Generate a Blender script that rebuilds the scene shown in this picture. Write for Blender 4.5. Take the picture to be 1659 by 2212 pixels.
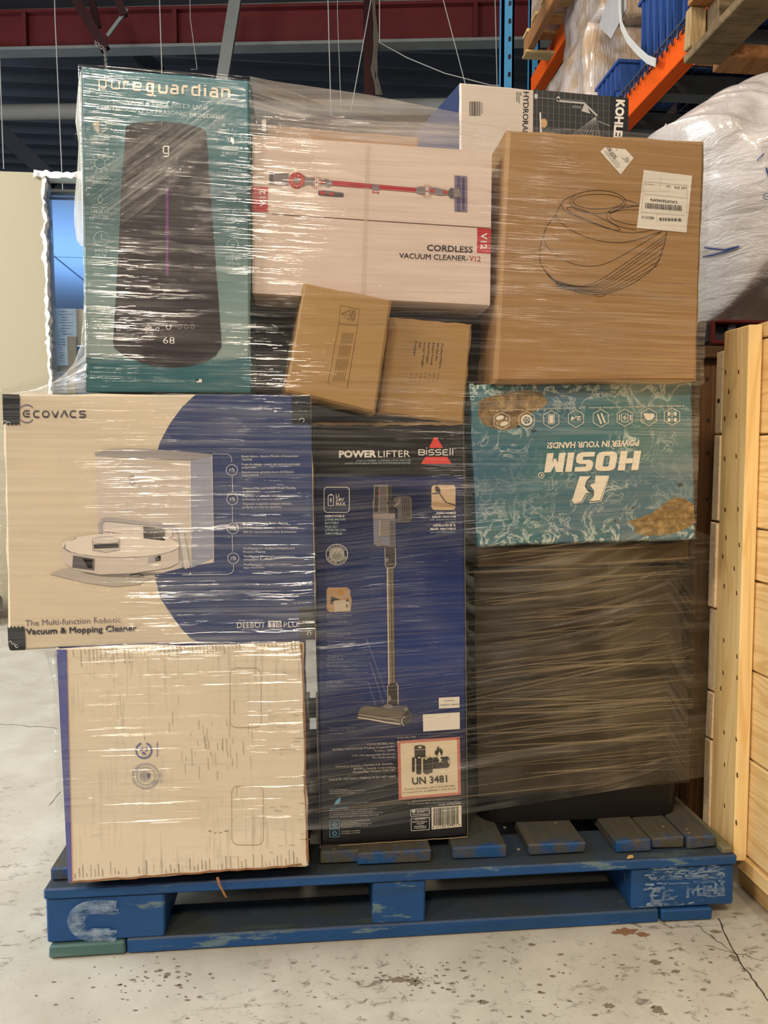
import bpy, bmesh, math, random
import numpy as np
from mathutils import Vector, Matrix, noise
random.seed(7)
scene = bpy.context.scene
for o in list(bpy.data.objects): bpy.data.objects.remove(o)
C = scene.collection

# ---------------------------------------------------------------- camera
FPX = 1664.0; PW, PH = 1659, 2212
YAW, PIT = math.radians(5.5), math.radians(3.65)
CAM = Vector((0.0, -1.301, 0.837))
FWD = Vector((math.sin(YAW)*math.cos(PIT), math.cos(YAW)*math.cos(PIT), -math.sin(PIT)))
RGT = Vector((math.cos(YAW), -math.sin(YAW), 0)); UPV = RGT.cross(FWD)
cd = bpy.data.cameras.new('camera'); cam = bpy.data.objects.new('camera', cd); C.objects.link(cam)
cd.sensor_fit = 'HORIZONTAL'; cd.sensor_width = 36.0; cd.lens = 36.0*FPX/PW
cd.clip_start = 0.02; cd.clip_end = 100
M = Matrix((RGT, UPV, -FWD)).transposed().to_4x4(); M.translation = CAM
cam.matrix_world = M
scene.camera = cam

# ---------------------------------------------------------------- world, lamps, exposure
w = bpy.data.worlds.new('world'); scene.world = w; w.use_nodes = True
w.node_tree.nodes['Background'].inputs[0].default_value = (0.80, 0.86, 1.0, 1)
w.node_tree.nodes['Background'].inputs[1].default_value = 0.17
def area(name, loc, target, size, sy, power, col):
    d = bpy.data.lights.new(name, 'AREA'); d.shape = 'RECTANGLE'; d.size = size; d.size_y = sy
    d.energy = power; d.color = col
    o = bpy.data.objects.new(name, d); C.objects.link(o); o.location = loc
    o.rotation_euler = (Vector(target)-Vector(loc)).to_track_quat('-Z', 'Y').to_euler()
    return o
WARM = (1.0, 0.855, 0.68)
area('warehouse_or_fill_lamp', (-1.45, -4.4, 4.7), (0.1, 0, 0.8), 0.5, 0.5, 125, WARM)
area('warehouse_or_fill_lamp', (-0.28, -4.2, 4.9), (0.2, 0, 0.8), 0.5, 0.5, 95, WARM)
area('warehouse_or_fill_lamp', (1.7, -3.2, 4.3), (1.2, 1, 1.2), 0.8, 0.8, 24, WARM)
area('warehouse_or_fill_lamp', (-3.3, -2.6, 3.4), (0.9, 0, 0.7), 0.8, 0.8, 85, WARM)  # unseen fill lamp, added at the left to brighten the crate post face
area('warehouse_or_fill_lamp', (-2.25, -8.2, 5.2), (-0.2, 0, 0.8), 0.35, 0.35, 60, WARM)
area('warehouse_or_fill_lamp', (0.4, 2.6, 5.2), (0.6, 2.4, 0.0), 1.2, 0.6, 60, WARM)
area('dock_daylight_or_fill', (-4.2, 0.2, 3.0), (-1.6, 1.6, 0.0), 2.2, 2.6, 360, (0.86, 0.94, 1.0))
area('dock_daylight_or_fill', (-5.5, 4.0, 1.5), (-1.0, 9.0, 5.6), 2.5, 2.0, 120, (0.70, 0.84, 1.0))  # unseen upward fill, added to lift the dark ceiling
area('office_daylight', (-1.6, 4.2, 1.3), (-1.4, 4.2, 2.3), 1.4, 1.2, 34, (0.42, 0.68, 1.0))
vs = scene.view_settings
vs.view_transform = 'Standard'; vs.look = 'None'; vs.gamma = 1; vs.use_curve_mapping = False
vs.exposure = -0.2

# ---------------------------------------------------------------- geometry helpers
def ray(x, y): return FWD + RGT*((x-PW/2)/FPX) - UPV*((y-PH/2)/FPX)
def aY(x, y, Y):
    d = ray(x, y); return CAM + d*((Y-CAM.y)/d.y)
def aX(x, y, X):
    d = ray(x, y); return CAM + d*((X-CAM.x)/d.x)
def aZ(x, y, Z):
    d = ray(x, y); return CAM + d*((Z-CAM.z)/d.z)
def lin(c): return tuple(((v/255.0)/12.92 if v/255.0 <= 0.04045 else ((v/255.0+0.055)/1.055)**2.4) for v in c)
def S(r, g, b): return lin((r, g, b))

def link(o, parent=None):
    C.objects.link(o)
    if parent: o.parent = parent
    return o
def tag(o, label=None, cat=None, group=None, kind=None):
    if label: o['label'] = label
    if cat: o['category'] = cat
    if group: o['group'] = group
    if kind: o['kind'] = kind
    return o
def thing(name, label, cat, loc=(0, 0, 0), group=None):
    o = bpy.data.objects.new(name, None); o.location = loc; o.empty_display_size = 0.05
    link(o); tag(o, label, cat, group); return o
def mesh_obj(name, verts, faces, mats, parent=None, midx=None, smooth=False):
    me = bpy.data.meshes.new(name)
    off = Vector(parent_loc(parent)) if parent else Vector((0, 0, 0))
    me.from_pydata([tuple(Vector(v)-off) for v in verts], [], faces)
    if not isinstance(mats, (list, tuple)): mats = [mats]
    for m in mats: me.materials.append(m)
    if midx is not None: me.polygons.foreach_set('material_index', midx)
    if smooth: me.polygons.foreach_set('use_smooth', [True]*len(me.polygons))
    me.update()
    o = bpy.data.objects.new(name, me); link(o, parent); return o
def parent_loc(p):
    v = Vector((0, 0, 0))
    while p: v = v + p.location; p = p.parent
    return v
class MB:
    def __init__(s): s.v = []; s.f = []; s.m = []; s.mats = []
    def mi(s, mat):
        if mat not in s.mats: s.mats.append(mat)
        return s.mats.index(mat)
    def add(s, vs, fs, mat):
        n = len(s.v); s.v += [tuple(v) for v in vs]; i = s.mi(mat)
        for f in fs: s.f.append(tuple(a+n for a in f)); s.m.append(i)
    def hexa(s, p, mat):     # 8 points: 4 front (ccw from camera), 4 back
        s.add(p, [(0, 1, 2, 3), (7, 6, 5, 4), (0, 4, 5, 1), (1, 5, 6, 2), (2, 6, 7, 3), (3, 7, 4, 0)], mat)
    def box(s, lo, hi, mat, ch=0.0, jit=0.0):
        x0, y0, z0 = lo; x1, y1, z1 = hi
        if ch <= 0:
            j = lambda: random.uniform(-jit, jit)
            P = [(x0+j(), y0+j(), z0+j()), (x1+j(), y0+j(), z0+j()), (x1+j(), y0+j(), z1+j()), (x0+j(), y0+j(), z1+j()),
                 (x0+j(), y1+j(), z0+j()), (x1+j(), y1+j(), z0+j()), (x1+j(), y1+j(), z1+j()), (x0+j(), y1+j(), z1+j())]
            s.hexa(P, mat); return
        bm = bmesh.new(); bmesh.ops.create_cube(bm, size=1)
        for v in bm.verts:
            v.co = Vector((x0+(v.co.x+.5)*(x1-x0), y0+(v.co.y+.5)*(y1-y0), z0+(v.co.z+.5)*(z1-z0)))
            if jit: v.co += Vector((random.uniform(-jit, jit), random.uniform(-jit, jit), random.uniform(-jit, jit)))
        bmesh.ops.bevel(bm, geom=bm.edges[:], offset=ch, segments=1, affect='EDGES')
        bm.verts.index_update()
        s.add([v.co[:] for v in bm.verts], [[v.index for v in f.verts] for f in bm.faces], mat); bm.free()
    def tube(s, pts, r, mat, n=8, cap=True, rs=None):
        pts = [Vector(p) for p in pts]; rings = []
        up = Vector((0, 0, 1))
        for i, p in enumerate(pts):
            t = (pts[min(i+1, len(pts)-1)]-pts[max(i-1, 0)])
            if t.length < 1e-9: t = Vector((0, 0, 1))
            t.normalize(); a = t.cross(up)
            if a.length < 0.05: a = t.cross(Vector((1, 0, 0)))
            a.normalize(); b = t.cross(a); rr = rs[i] if rs else r
            rings.append([p+a*rr*math.cos(2*math.pi*k/n)+b*rr*math.sin(2*math.pi*k/n) for k in range(n)])
        vs = [v for g in rings for v in g]; fs = []
        for i in range(len(rings)-1):
            for k in range(n):
                fs.append((i*n+k, i*n+(k+1) % n, (i+1)*n+(k+1) % n, (i+1)*n+k))
        if cap: fs.append(tuple(range(n))); fs.append(tuple(reversed(range((len(rings)-1)*n, len(rings)*n))))
        s.add(vs, fs, mat)
    def bar(s, a, b, wx, wz, mat, up=(0, 0, 1)):     # square bar a->b
        a = Vector(a); b = Vector(b); t = (b-a).normalized(); up = Vector(up)
        sx = t.cross(up)
        if sx.length < 0.02: sx = t.cross(Vector((0, 1, 0)))
        sx.normalize(); sz = sx.cross(t)
        P = []
        for q in (a, b):
            for (i, j) in ((-1, -1), (1, -1), (1, 1), (-1, 1)): P.append(q+sx*i*wx/2+sz*j*wz/2)
        s.hexa(P, mat)
    def cut(s, name, parent=None, kind=None):
        o = s.build(name, parent)
        if kind: o['kind'] = kind
        s.v, s.f, s.m, s.mats = [], [], [], []
        return o
    def build(s, name, parent=None, smooth=False):
        return mesh_obj(name, s.v, s.f, s.mats, parent, s.m, smooth)

# ---------------------------------------------------------------- materials
class NT:
    def __init__(s, name):
        s.mat = bpy.data.materials.new(name); s.mat.use_nodes = True
        s.t = s.mat.node_tree; s.n = s.t.nodes; s.b = s.n['Principled BSDF']; s.out = s.n['Material Output']
        s._co = None
    def new(s, typ, **kw):
        n = s.n.new(typ)
        for k, v in kw.items():
            if k.startswith('_'): setattr(n, k[1:], v)
            else: n.inputs[k.replace('_', ' ')].default_value = v
        return n
    def l(s, a, b): s.t.links.new(a, b)
    def co(s, scale=(1, 1, 1), kind='Object', loc=(0, 0, 0), rot=(0, 0, 0)):
        if s._co is None: s._co = s.n.new('ShaderNodeTexCoord')
        m = s.n.new('ShaderNodeMapping'); m.inputs['Scale'].default_value = scale; m.inputs['Location'].default_value = loc
        m.inputs['Rotation'].default_value = rot
        s.l(s._co.outputs[kind], m.inputs[0]); return m.outputs[0]
    def noise(s, vec, scale=5, detail=3, rough=.55, dist=0):
        n = s.new('ShaderNodeTexNoise', Scale=scale, Detail=detail, Roughness=rough, Distortion=dist)
        s.l(vec, n.inputs['Vector']); return n.outputs['Fac']
    def ramp(s, fac, stops, interp='LINEAR'):
        r = s.n.new('ShaderNodeValToRGB'); r.color_ramp.interpolation = interp
        e = r.color_ramp.elements
        while len(e) < len(stops): e.new(0.5)
        for i, (p, c) in enumerate(stops):
            e[i].position = p; e[i].color = (c, c, c, 1) if isinstance(c, (int, float)) else (*c, 1)
        s.l(fac, r.inputs[0]); return r.outputs[0]
    def mix(s, fac, a, b, mode='MIX'):
        m = s.n.new('ShaderNodeMix'); m.data_type = 'RGBA'; m.blend_type = mode
        for i, v in ((0, fac), (6, a), (7, b)):
            if isinstance(v, (int, float)): m.inputs[i].default_value = v
            elif isinstance(v, tuple): m.inputs[i].default_value = (*v, 1)
            else: s.l(v, m.inputs[i])
        return m.outputs[2]
    def math(s, op, a, b=0.0, clamp=False):
        m = s.n.new('ShaderNodeMath'); m.operation = op; m.use_clamp = clamp
        for i, v in ((0, a), (1, b)):
            if isinstance(v, (int, float)): m.inputs[i].default_value = v
            else: s.l(v, m.inputs[i])
        return m.outputs[0]
    def base(s, c, rough=.6, spec=.3, metal=0.0):
        if isinstance(c, tuple): s.b.inputs['Base Color'].default_value = (*c, 1)
        else: s.l(c, s.b.inputs['Base Color'])
        s.b.inputs['Roughness'].default_value = rough; s.b.inputs['Specular IOR Level'].default_value = spec
        s.b.inputs['Metallic'].default_value = metal
    def bump(s, h, strength=.3, dist=.002):
        b = s.new('ShaderNodeBump', Strength=strength, Distance=dist); s.l(h, b.inputs['Height'])
        s.l(b.outputs[0], s.b.inputs['Normal']); return b
_cache = {}
def flat(name, c, rough=.5, spec=.3, metal=0.0, var=0.08, vs_=30.0):
    key = (name, c, rough, metal)
    if key in _cache: return _cache[key]
    m = NT(name); v = m.co()
    d = tuple(x*(1-var*2) for x in c); u = tuple(min(1, x*(1+var)) for x in c)
    m.base(m.mix(m.noise(v, vs_, 4), d, u), rough, spec, metal)
    _cache[key] = m.mat; return m.mat
def ink(c, rough=.42):
    return flat('printed_ink', c, rough, .35, 0, .04, 60)
def cardboard(name, c, rough=.72, marks=.25):
    m = NT(name); v = m.co((9, 9, 9)); g = m.co((5, 5, 160))
    a = m.mix(m.noise(v, 1, 5, .6), tuple(x*.82 for x in c), tuple(min(1, x*1.08) for x in c))
    fl = m.noise(g, 1, 2)
    a = m.mix(m.ramp(fl, [(.35, 1.0), (.75, 0.0)]), a, tuple(x*.86 for x in c))
    sp = m.ramp(m.noise(m.co(), 260, 2), [(.62, 0.0), (.75, marks)])
    a = m.mix(sp, a, tuple(x*.55 for x in c))
    m.base(a, rough, .25); m.bump(fl, .12, .001)
    return m.mat
def wood(name, c1, c2, axis=2, scale=1.0, rough=.65, dark=None):
    m = NT(name); sc = [14, 14, 14]; sc[axis] = 1.1
    v = m.co(tuple(x*scale for x in sc)); fine = [160, 160, 160]; fine[axis] = 4
    oi = m.n.new('ShaderNodeObjectInfo')
    add = m.n.new('ShaderNodeVectorMath'); add.operation = 'ADD'; m.l(v, add.inputs[0])
    cmb = m.n.new('ShaderNodeCombineXYZ'); sc5 = m.math('MULTIPLY', oi.outputs['Random'], 37.0)
    for i in range(3): m.l(sc5, cmb.inputs[i])
    m.l(cmb.outputs[0], add.inputs[1])
    n = m.noise(add.outputs[0], 1.0, 2, .5, 1.2)
    wv = m.math('SINE', m.math('MULTIPLY', n, 42.0))
    g = m.ramp(wv, [(.2, 0.0), (.95, 1.0)])
    fi = m.noise(m.co(tuple(fine)), 1, 3)
    a = m.mix(m.math('MULTIPLY', g, .6), c1, c2)
    a = m.mix(m.ramp(fi, [(.35, .35), (.65, 0.0)]), a, tuple(x*.8 for x in c2))
    tint = m.math('ADD', m.math('MULTIPLY', oi.outputs['Random'], .3), .85)
    tc = m.n.new('ShaderNodeCombineXYZ')
    for i in range(3): m.l(tint, tc.inputs[i])
    a = m.mix(1.0, a, tc.outputs[0], 'MULTIPLY')
    if dark:
        d = m.noise(m.co(), 6, 5, .65); a = m.mix(m.ramp(d, [(.42, 0.0), (.62, .8)]), a, dark)
    m.base(a, rough, .3); m.bump(m.math('ADD', g, fi), .18, .0015)
    return m.mat

# ---------------------------------------------------------------- carton + flat print
def quad(c, u, v):           # corners TL,TR,BR,BL as world vectors; v downwards
    return c[0].lerp(c[1], u).lerp(c[3].lerp(c[2], u), v)
def body(name, px, Y, depth, mat, parent, side=None, dx=0.0, dz=0.0, jit=.0012, n=10, ch=.004, matside=None, backY=None):
    cor = [aY(p[0], p[1], Y if not isinstance(Y, (list, tuple)) else Y[i]) for i, p in enumerate(px)]
    W_ = (cor[1]-cor[0]).length; H_ = (cor[3]-cor[0]).length
    us = [0, ch/W_]+[i/n for i in range(1, n)]+[1-ch/W_, 1]; vs_ = [0, ch/H_]+[i/n for i in range(1, n)]+[1-ch/H_, 1]
    N = len(us); verts = []; faces = []; mi = []
    dv = Vector((dx, depth, dz))
    rnd = random.Random(hash(name) % 1000 + int(px[0][0]))
    ju = [[Vector((rnd.uniform(-jit, jit), 0, rnd.uniform(-jit, jit))) for _ in range(N)] for _ in range(4)]
    for j, v in enumerate(vs_):
        for i, u in enumerate(us):
            p = quad(cor, u, v)
            e = i in (0, N-1) or j in (0, N-1)
            if e:
                p = p+Vector((0, ch, 0))
                p = p + (ju[0][j] if i == 0 else ju[1][j] if i == N-1 else ju[2][i] if j == 0 else ju[3][i])
            verts.append(p)
    for j in range(N-1):
        for i in range(N-1):
            a = j*N+i; faces.append((a, a+N, a+N+1, a+1)); mi.append(0)
    ring = [i for i in range(N)]+[j*N+N-1 for j in range(1, N)]+[(N-1)*N+i for i in range(N-2, -1, -1)]+[j*N for j in range(N-2, 0, -1)]
    prev = ring
    for k in (1, 2):
        cur = []
        for idx in ring:
            cur.append(len(verts)); verts.append(verts[idx]+dv*(k/2))
        for q in range(len(ring)):
            faces.append((prev[q], prev[(q+1) % len(ring)], cur[(q+1) % len(ring)], cur[q])); mi.append(1)
        prev = cur
    faces.append(tuple(prev)); mi.append(1)
    return mesh_obj(name, verts, faces, [mat, matside or mat], parent, mi)

_txt = {}
def glyphs(s, off, res):
    k = (s, off, res)
    if k in _txt: return _txt[k]
    cu = bpy.data.curves.new('t', 'FONT'); cu.body = s; cu.offset = off; cu.resolution_u = res; cu.size = 1.0
    o = bpy.data.objects.new('t', cu); C.objects.link(o)
    dg = bpy.context.evaluated_depsgraph_get()
    me = bpy.data.meshes.new_from_object(o.evaluated_get(dg))
    vv = [(v.co.x, v.co.y) for v in me.vertices]; ff = [tuple(p.vertices) for p in me.polygons]
    bpy.data.objects.remove(o); bpy.data.curves.remove(cu); bpy.data.meshes.remove(me)
    if not vv: vv = [(0, 0), (1, 0), (1, 1)]; ff = [(0, 1, 2)]
    _txt[k] = (vv, ff); return _txt[k]
class Print(MB):
    """flat print on a face at depth Y; coordinates taken on the face"""
    def __init__(s, Y, layer=1): super().__init__(); s.Y = Y; s.layer = layer
    def P(s, x, y): return aY(x, y, s.Y-0.0005*s.layer)
    def poly(s, pts, mat): s.add([s.P(*p) for p in pts], [tuple(range(len(pts)))], mat)
    def rect(s, x0, y0, x1, y1, mat, k=0.0): s.poly([(x0, y0), (x0, y1), (x1, y1+k*(x1-x0)), (x1, y0+k*(x1-x0))], mat)
    def stroke(s, pts, wd, mat, closed=False):
        pts = [Vector(p) for p in pts]; n = len(pts); vs = []
        for i, p in enumerate(pts):
            a = pts[(i-1) % n] if (closed or i > 0) else p; b = pts[(i+1) % n] if (closed or i < n-1) else p
            t = (b-a)
            if t.length < 1e-6: t = Vector((1, 0))
            t.normalize(); nn = Vector((-t.y, t.x))*wd/2
            if 0 < i < n-1 or closed:
                c = abs((p-a).normalized().dot(t)) if (p-a).length > 1e-6 else 1; nn = nn/max(c, .6)
            vs += [s.P(*(p+nn)), s.P(*(p-nn))]
        m = n if closed else n-1
        s.add(vs, [(2*i, 2*i+1, 2*((i+1) % n)+1, 2*((i+1) % n)) for i in range(m)], mat)
    def ell(s, cx, cy, rx, ry, mat, a0=0, a1=360, n=28, rot=0):
        s.poly(epts(cx, cy, rx, ry, a0, a1, n, rot)[:-1] if a1-a0 >= 360 else epts(cx, cy, rx, ry, a0, a1, n, rot), mat)
    def ring(s, cx, cy, rx, ry, wd, mat, a0=0, a1=360, n=32, rot=0):
        p = epts(cx, cy, rx, ry, a0, a1, n, rot)
        if a1-a0 >= 360: s.stroke(p[:-1], wd, mat, True)
        else: s.stroke(p, wd, mat)
    def text(s, t, x0, y0, x1, y1, h, mat, off=0.0, res=2, shear=0.0, bold=0.0):
        """baseline from (x0,y0) to (x1,y1); h = cap height; all on the face"""
        if bold:
            b0 = s.layer; e = h*bold
            for k, (dx, dy) in enumerate(((0, 0), (e, 0), (0, -e), (e, -e))):
                s.layer = b0+k*.2; s.text(t, x0+dx, y0+dy, x1+dx-e, y1+dy, h, mat, 0.0, res, shear)
            s.layer = b0; return
        vv, ff = glyphs(t, off, res)
        mn = min(v[0] for v in vv); mx = max(v[0] for v in vv)
        a = Vector((x0, y0)); b = Vector((x1, y1)); u = (b-a)/(mx-mn); d = (b-a).normalized(); up = Vector((d.y, -d.x))*(h/0.70)
        s.add([s.P(*(a+u*(v[0]-mn)+up*v[1]+d*shear*h*v[1])) for v in vv], ff, mat)
    def glyph(s, strokes, ox, oy, sx, sy, wd, mat, k=0.0):
        """letter strokes in unit cells; k = baseline slope"""
        for st in strokes:
            s.stroke([(ox+p[0]*sx, oy-p[1]*sy+k*(p[0]*sx)) for p in st], wd, mat)
def epts(cx, cy, rx, ry, a0=0, a1=360, n=28, rot=0):
    c, q = math.cos(math.radians(rot)), math.sin(math.radians(rot)); r = []
    for i in range(n+1):
        a = math.radians(a0+(a1-a0)*i/n); x = rx*math.cos(a); y = ry*math.sin(a)
        r.append((cx+x*c-y*q, cy+x*q+y*c))
    return r
def rrect(x0, y0, x1, y1, r, k=0.0):
    p = []
    for (cx, cy, a) in ((x1-r, y0+r, -90), (x1-r, y1-r, 0), (x0+r, y1-r, 90), (x0+r, y0+r, 180)):
        for i in range(5):
            t = math.radians(a+i*22.5); p.append((cx+r*math.cos(t), cy+r*math.sin(t)))
    return [(x, y+k*(x-x0)) for x, y in p]
WHITE = ink(S(240, 232, 220)); BLACK = ink(S(22, 22, 26)); CREAM = ink(S(236, 222, 200))

# ================================================================ THE SETTING
def m_floor():
    m = NT('concrete'); v = m.co()
    big = m.noise(v, .9, 4); med = m.noise(v, 7, 5, .65)
    a = m.mix(big, S(176, 170, 155), S(205, 200, 188))
    a = m.mix(m.ramp(med, [(.4, .35), (.65, 0.0)]), a, S(150, 142, 126))
    msk = m.ramp(m.noise(v, 2.3, 3), [(.47, 0.0), (.6, 1.0)])
    st = m.ramp(m.noise(m.co((1, 1.6, 1)), 34, 4, .7, .6), [(.56, 0.0), (.66, 1.0)])
    a = m.mix(m.math('MULTIPLY', m.math('MULTIPLY', st, msk), .75), a, S(88, 78, 66))
    fs = m.ramp(m.noise(v, 120, 3, .6), [(.62, 0.0), (.7, .35)])
    a = m.mix(fs, a, S(120, 110, 96))
    ln = m.noise(m.co((1.2, 30, 1), rot=(0, 0, .5)), 1.6, 3, .6, .4)
    a = m.mix(m.math('MULTIPLY', m.ramp(ln, [(.66, 0.0), (.72, .5)]), msk), a, S(110, 98, 84))
    m.base(a, .5, .35); m.l(m.ramp(med, [(.3, .38), (.7, .6)]), m.b.inputs['Roughness'])
    m.bump(m.noise(v, 90, 4), .12, .002); return m.mat
mb = MB(); FL = m_floor()
mb.add([(-9, -7, 0), (7, -7, 0), (7, 17, 0), (-9, 17, 0)], [(0, 1, 2, 3)], FL)
tag(mb.build('floor'), kind='structure')
# a long crack in the slab, front right, and hairline cracks to the left: shallow dark grooves
mb = MB(); GRV = flat('crack_dirt', S(70, 60, 50), .9)
def crack(px, wd):
    pts = [aZ(x, y, .0006) for x, y in px]; vs = []
    for i, p in enumerate(pts):
        t = (pts[min(i+1, len(pts)-1)]-pts[max(i-1, 0)]).normalized(); n = Vector((-t.y, t.x, 0))*wd*(.5+.5*random.random())
        vs += [p+n, p-n]
    mb.add(vs, [(2*i, 2*i+1, 2*i+3, 2*i+2) for i in range(len(pts)-1)], GRV)
def wig(a, b, n, j):
    return [(a[0]+(b[0]-a[0])*i/n+random.uniform(-j, j), a[1]+(b[1]-a[1])*i/n+random.uniform(-j, j)) for i in range(n+1)]
crack(wig((1552, 1985), (1590, 2065), 10, 2)+wig((1592, 2068), (1659, 2160), 12, 2.5), .0016)
crack(wig((1500, 1995), (1590, 2060), 9, 3), .0009); crack(wig((1525, 2042), (1650, 2075), 9, 3), .0009)
crack(wig((0, 1564), (125, 1573), 10, 1.5), .0014)
crack(wig((130, 1710), (105, 1740), 5, 1), .001)
tag(mb.build('trim_1'), kind='structure')
# stain blobs (flat on the slab)
mb = MB(); RUST = flat('rust_stain', S(136, 100, 74), .8); DK = flat('grime_stain', S(124, 112, 94), .85)
def blob(px, py, r, mat, asp=1.0):
    c = aZ(px, py, .0007); n = 14; ph = random.random()*9
    mb.add([c+Vector((math.cos(2*math.pi*k/n)*r*asp*(1+.35*math.sin(k*1.9+ph)), math.sin(2*math.pi*k/n)*r*(1+.3*math.sin(k*2.7+ph)), 0)) for k in range(n)], [tuple(range(n))], mat)
for a in ((1350, 2012, .010, RUST, 2.2), (1388, 2018, .007, RUST, 1.5), (1420, 2180, .008, DK, 1.3), (1042, 2164, .005, DK, 1.6), (894, 2120, .009, DK, 1.1), (860, 2116, .006, DK, 2.6), (1315, 2172, .005, DK, 1.8), (1583, 2066, .006, DK, 1), (1545, 2012, .005, DK, 1.8), (1148, 2040, .004, DK, 1.4), (1415, 2078, .007, DK, 1.2), (1460, 2098, .004, DK, 2.0)): blob(*a)
for i in range(60):
    x = random.gauss(900, 60); y = random.gauss(2110, 18); blob(x, y, random.uniform(.0007, .0024), DK, random.uniform(.8, 2.5))
for i in range(60):
    x = random.uniform(1000, 1640); y = random.uniform(2030, 2200); blob(x, y, random.uniform(.0008, .0028), DK, random.uniform(.8, 2.2))
for i in range(50):
    x = random.gauss(330, 60); y = random.gauss(2110, 25); blob(x, y, random.uniform(.0008, .0026), DK, random.uniform(.8, 2.2))
for i in range(70):
    x = random.uniform(60, 1500); y = random.uniform(2075, 2212)
    if y > 2100-x*.07: blob(x, y, random.uniform(.0006, .002), DK, random.uniform(.7, 2.8))
tag(mb.build('trim_2'), kind='structure')

# ceiling: ribbed metal deck
DECK = flat('painted_metal_deck', S(96, 102, 112), .6, .3, 0, .15, 3)
mb = MB(); zc = 5.75; prof = []
y = -7.0
while y < 16.8:
    prof += [(y, zc), (y+.16, zc), (y+.2, zc+.11), (y+.36, zc+.11)]; y += .4
mb.add([(-9, p[0], p[1]) for p in prof]+[(7, p[0], p[1]) for p in prof], [(i, i+1, len(prof)+i+1, len(prof)+i) for i in range(len(prof)-1)], DECK)
mb.add([(-9, -7, zc+.2), (7, -7, zc+.2), (7, 17, zc+.2), (-9, 17, zc+.2)], [(0, 1, 2, 3)], DECK)
tag(mb.build('ceiling'), kind='structure')
WD = flat('dark_block_wall', S(70, 72, 76), .8)
mb = MB(); mb.box((-9, 16.9, 0), (7, 17.1, 6), WD); tag(mb.build('wall_back'), kind='structure')
mb = MB(); mb.box((6.9, -1, 0), (7.1, 17, 6), WD); tag(mb.build('wall_right'), kind='structure')

# roof steel
RED = flat('red_oxide_steel', S(112, 44, 44), .55, .3, 0, .12, 2)
DRED = flat('dark_oxide_steel', S(66, 34, 34), .6, .3, 0, .15, 2)
GREY = flat('grey_primer_steel', S(150, 152, 146), .55, .3, 0, .1, 3)
DGREY = flat('dark_grey_steel', S(52, 54, 60), .6, .3, 0, .1, 3)
def ibeam(name, label, a, b, h, wdt, web, fl, flt=.03):
    t = thing(name, label, 'beam', tuple(a))
    a = Vector(a); b = Vector(b)
    m1 = MB(); m1.bar(a+Vector((0, 0, h/2)), b+Vector((0, 0, h/2)), .02, h, web); m1.build('web', t)
    m1 = MB(); m1.bar(a+Vector((0, 0, h)), b+Vector((0, 0, h)), wdt, flt, web); m1.build('top_flange', t)
    m1 = MB(); m1.bar(a, b, wdt, flt, fl); m1.build('bottom_flange', t)
    return t
A = aZ(-120, 116, 5.0); B = aZ(1300, 88, 5.0)
t = ibeam('roof_girder', 'dark red steel roof girder with pale bottom flange, crossing behind the wrapped boxes', (A.x, A.y, 5.0), (B.x, B.y, 5.0), .36, .16, RED, GREY)
for f in (.13, .36, .81): mb = MB(); p = A.lerp(B, f); mb.box((p.x-.02, p.y-.09, 5.02), (p.x+.02, p.y-.01, 5.34), RED); mb.build('stiffener', t)
A = aZ(-120, 34, 5.45); B = aZ(1200, 2, 5.45)
ibeam('roof_purlin', 'pale grey roof purlin above and nearer than the red girder', (A.x, A.y, 5.45), (B.x, B.y, 5.45), .16, .12, DGREY, GREY)
def strut(name, label, px, Y, wd, mat, cat='roof brace'):
    mb = MB(); pts = [aY(x, y, Y) for x, y in px]
    for i in range(len(pts)-1): mb.bar(pts[i], pts[i+1], wd, wd*.7, mat, (0, 1, 0))
    return tag(mb.build(name), label, cat)
strut('roof_brace', 'pale grey diagonal roof brace standing above the teal humidifier box', [(515, -40), (480, 175)], 6.2, .105, GREY)
strut('roof_brace', 'dark red truss diagonal at the top left, sloping down to the chain', [(140, -40), (228, 108)], 6.3, .085, DRED)
strut('roof_brace', 'thin pale angle rising right from the chain hook', [(232, 78), (275, 20)], 6.3, .03, GREY)
strut('roof_brace', 'short dark red truss web member left of the pale brace', [(245, -30), (268, 35)], 6.3, .07, DRED)
strut('roof_brace', 'dark red truss post behind the diagonal at the top left', [(190, -30), (212, 60)], 6.5, .06, DRED)
strut('roof_post', 'dark red hanging steel post above the white vacuum carton', [(797, -40), (797, 215)], 6.6, .105, DRED, 'roof post')
strut('roof_brace', 'dark grey diagonal brace under the pipe at the far left', [(-30, 255), (120, 395)], 8.0, .16, DGREY)
strut('roof_brace', 'dark diagonal brace hanging behind the red girder near the teal box', [(300, 118), (345, 160)], 8.0, .16, DGREY)
mb = MB(); mb.tube([aZ(-200, 246, 4.75), aZ(1250, 226, 4.75)], .085, flat('pipe_paint', S(168, 166, 156), .45), 14)
tag(mb.build('sprinkler_pipe', smooth=True), 'long pale round pipe below the roof deck, passing behind the teal box', 'pipe')
WIRE = flat('hanger_wire', S(190, 190, 185), .4)
GW = 'thin wires hanging from the roof'
def wire(label, px, Y, r=.004, m=None):
    pp = [aY(x, y, Y) for x, y in px]; pp.insert(0, Vector((pp[0].x, pp[0].y, 5.78)))
    mb = MB(); mb.tube(pp, r, m or WIRE, 5); tag(mb.build('hanging_wire'), label, 'wire', GW)
wire('thin wire hanging at the far left edge above the beige wall', [(-6, -20), (8, 365)], 5.2)
wire('thin wire hanging over the beige wall between pipe and torn opening', [(119, 40), (142, 560)], 5.2)
wire('thin white wire ending at the top edge of the teal humidifier box', [(344, -20), (350, 160)], 5.2)
wire('thin faint wire between humidifier box wire and pale brace', [(411, 40), (426, 150), (412, 150)], 5.6, .003)
wire('long straight white wire above the gap between teal box and vacuum carton', [(708, -20), (715, 250)], 5.2)
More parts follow.
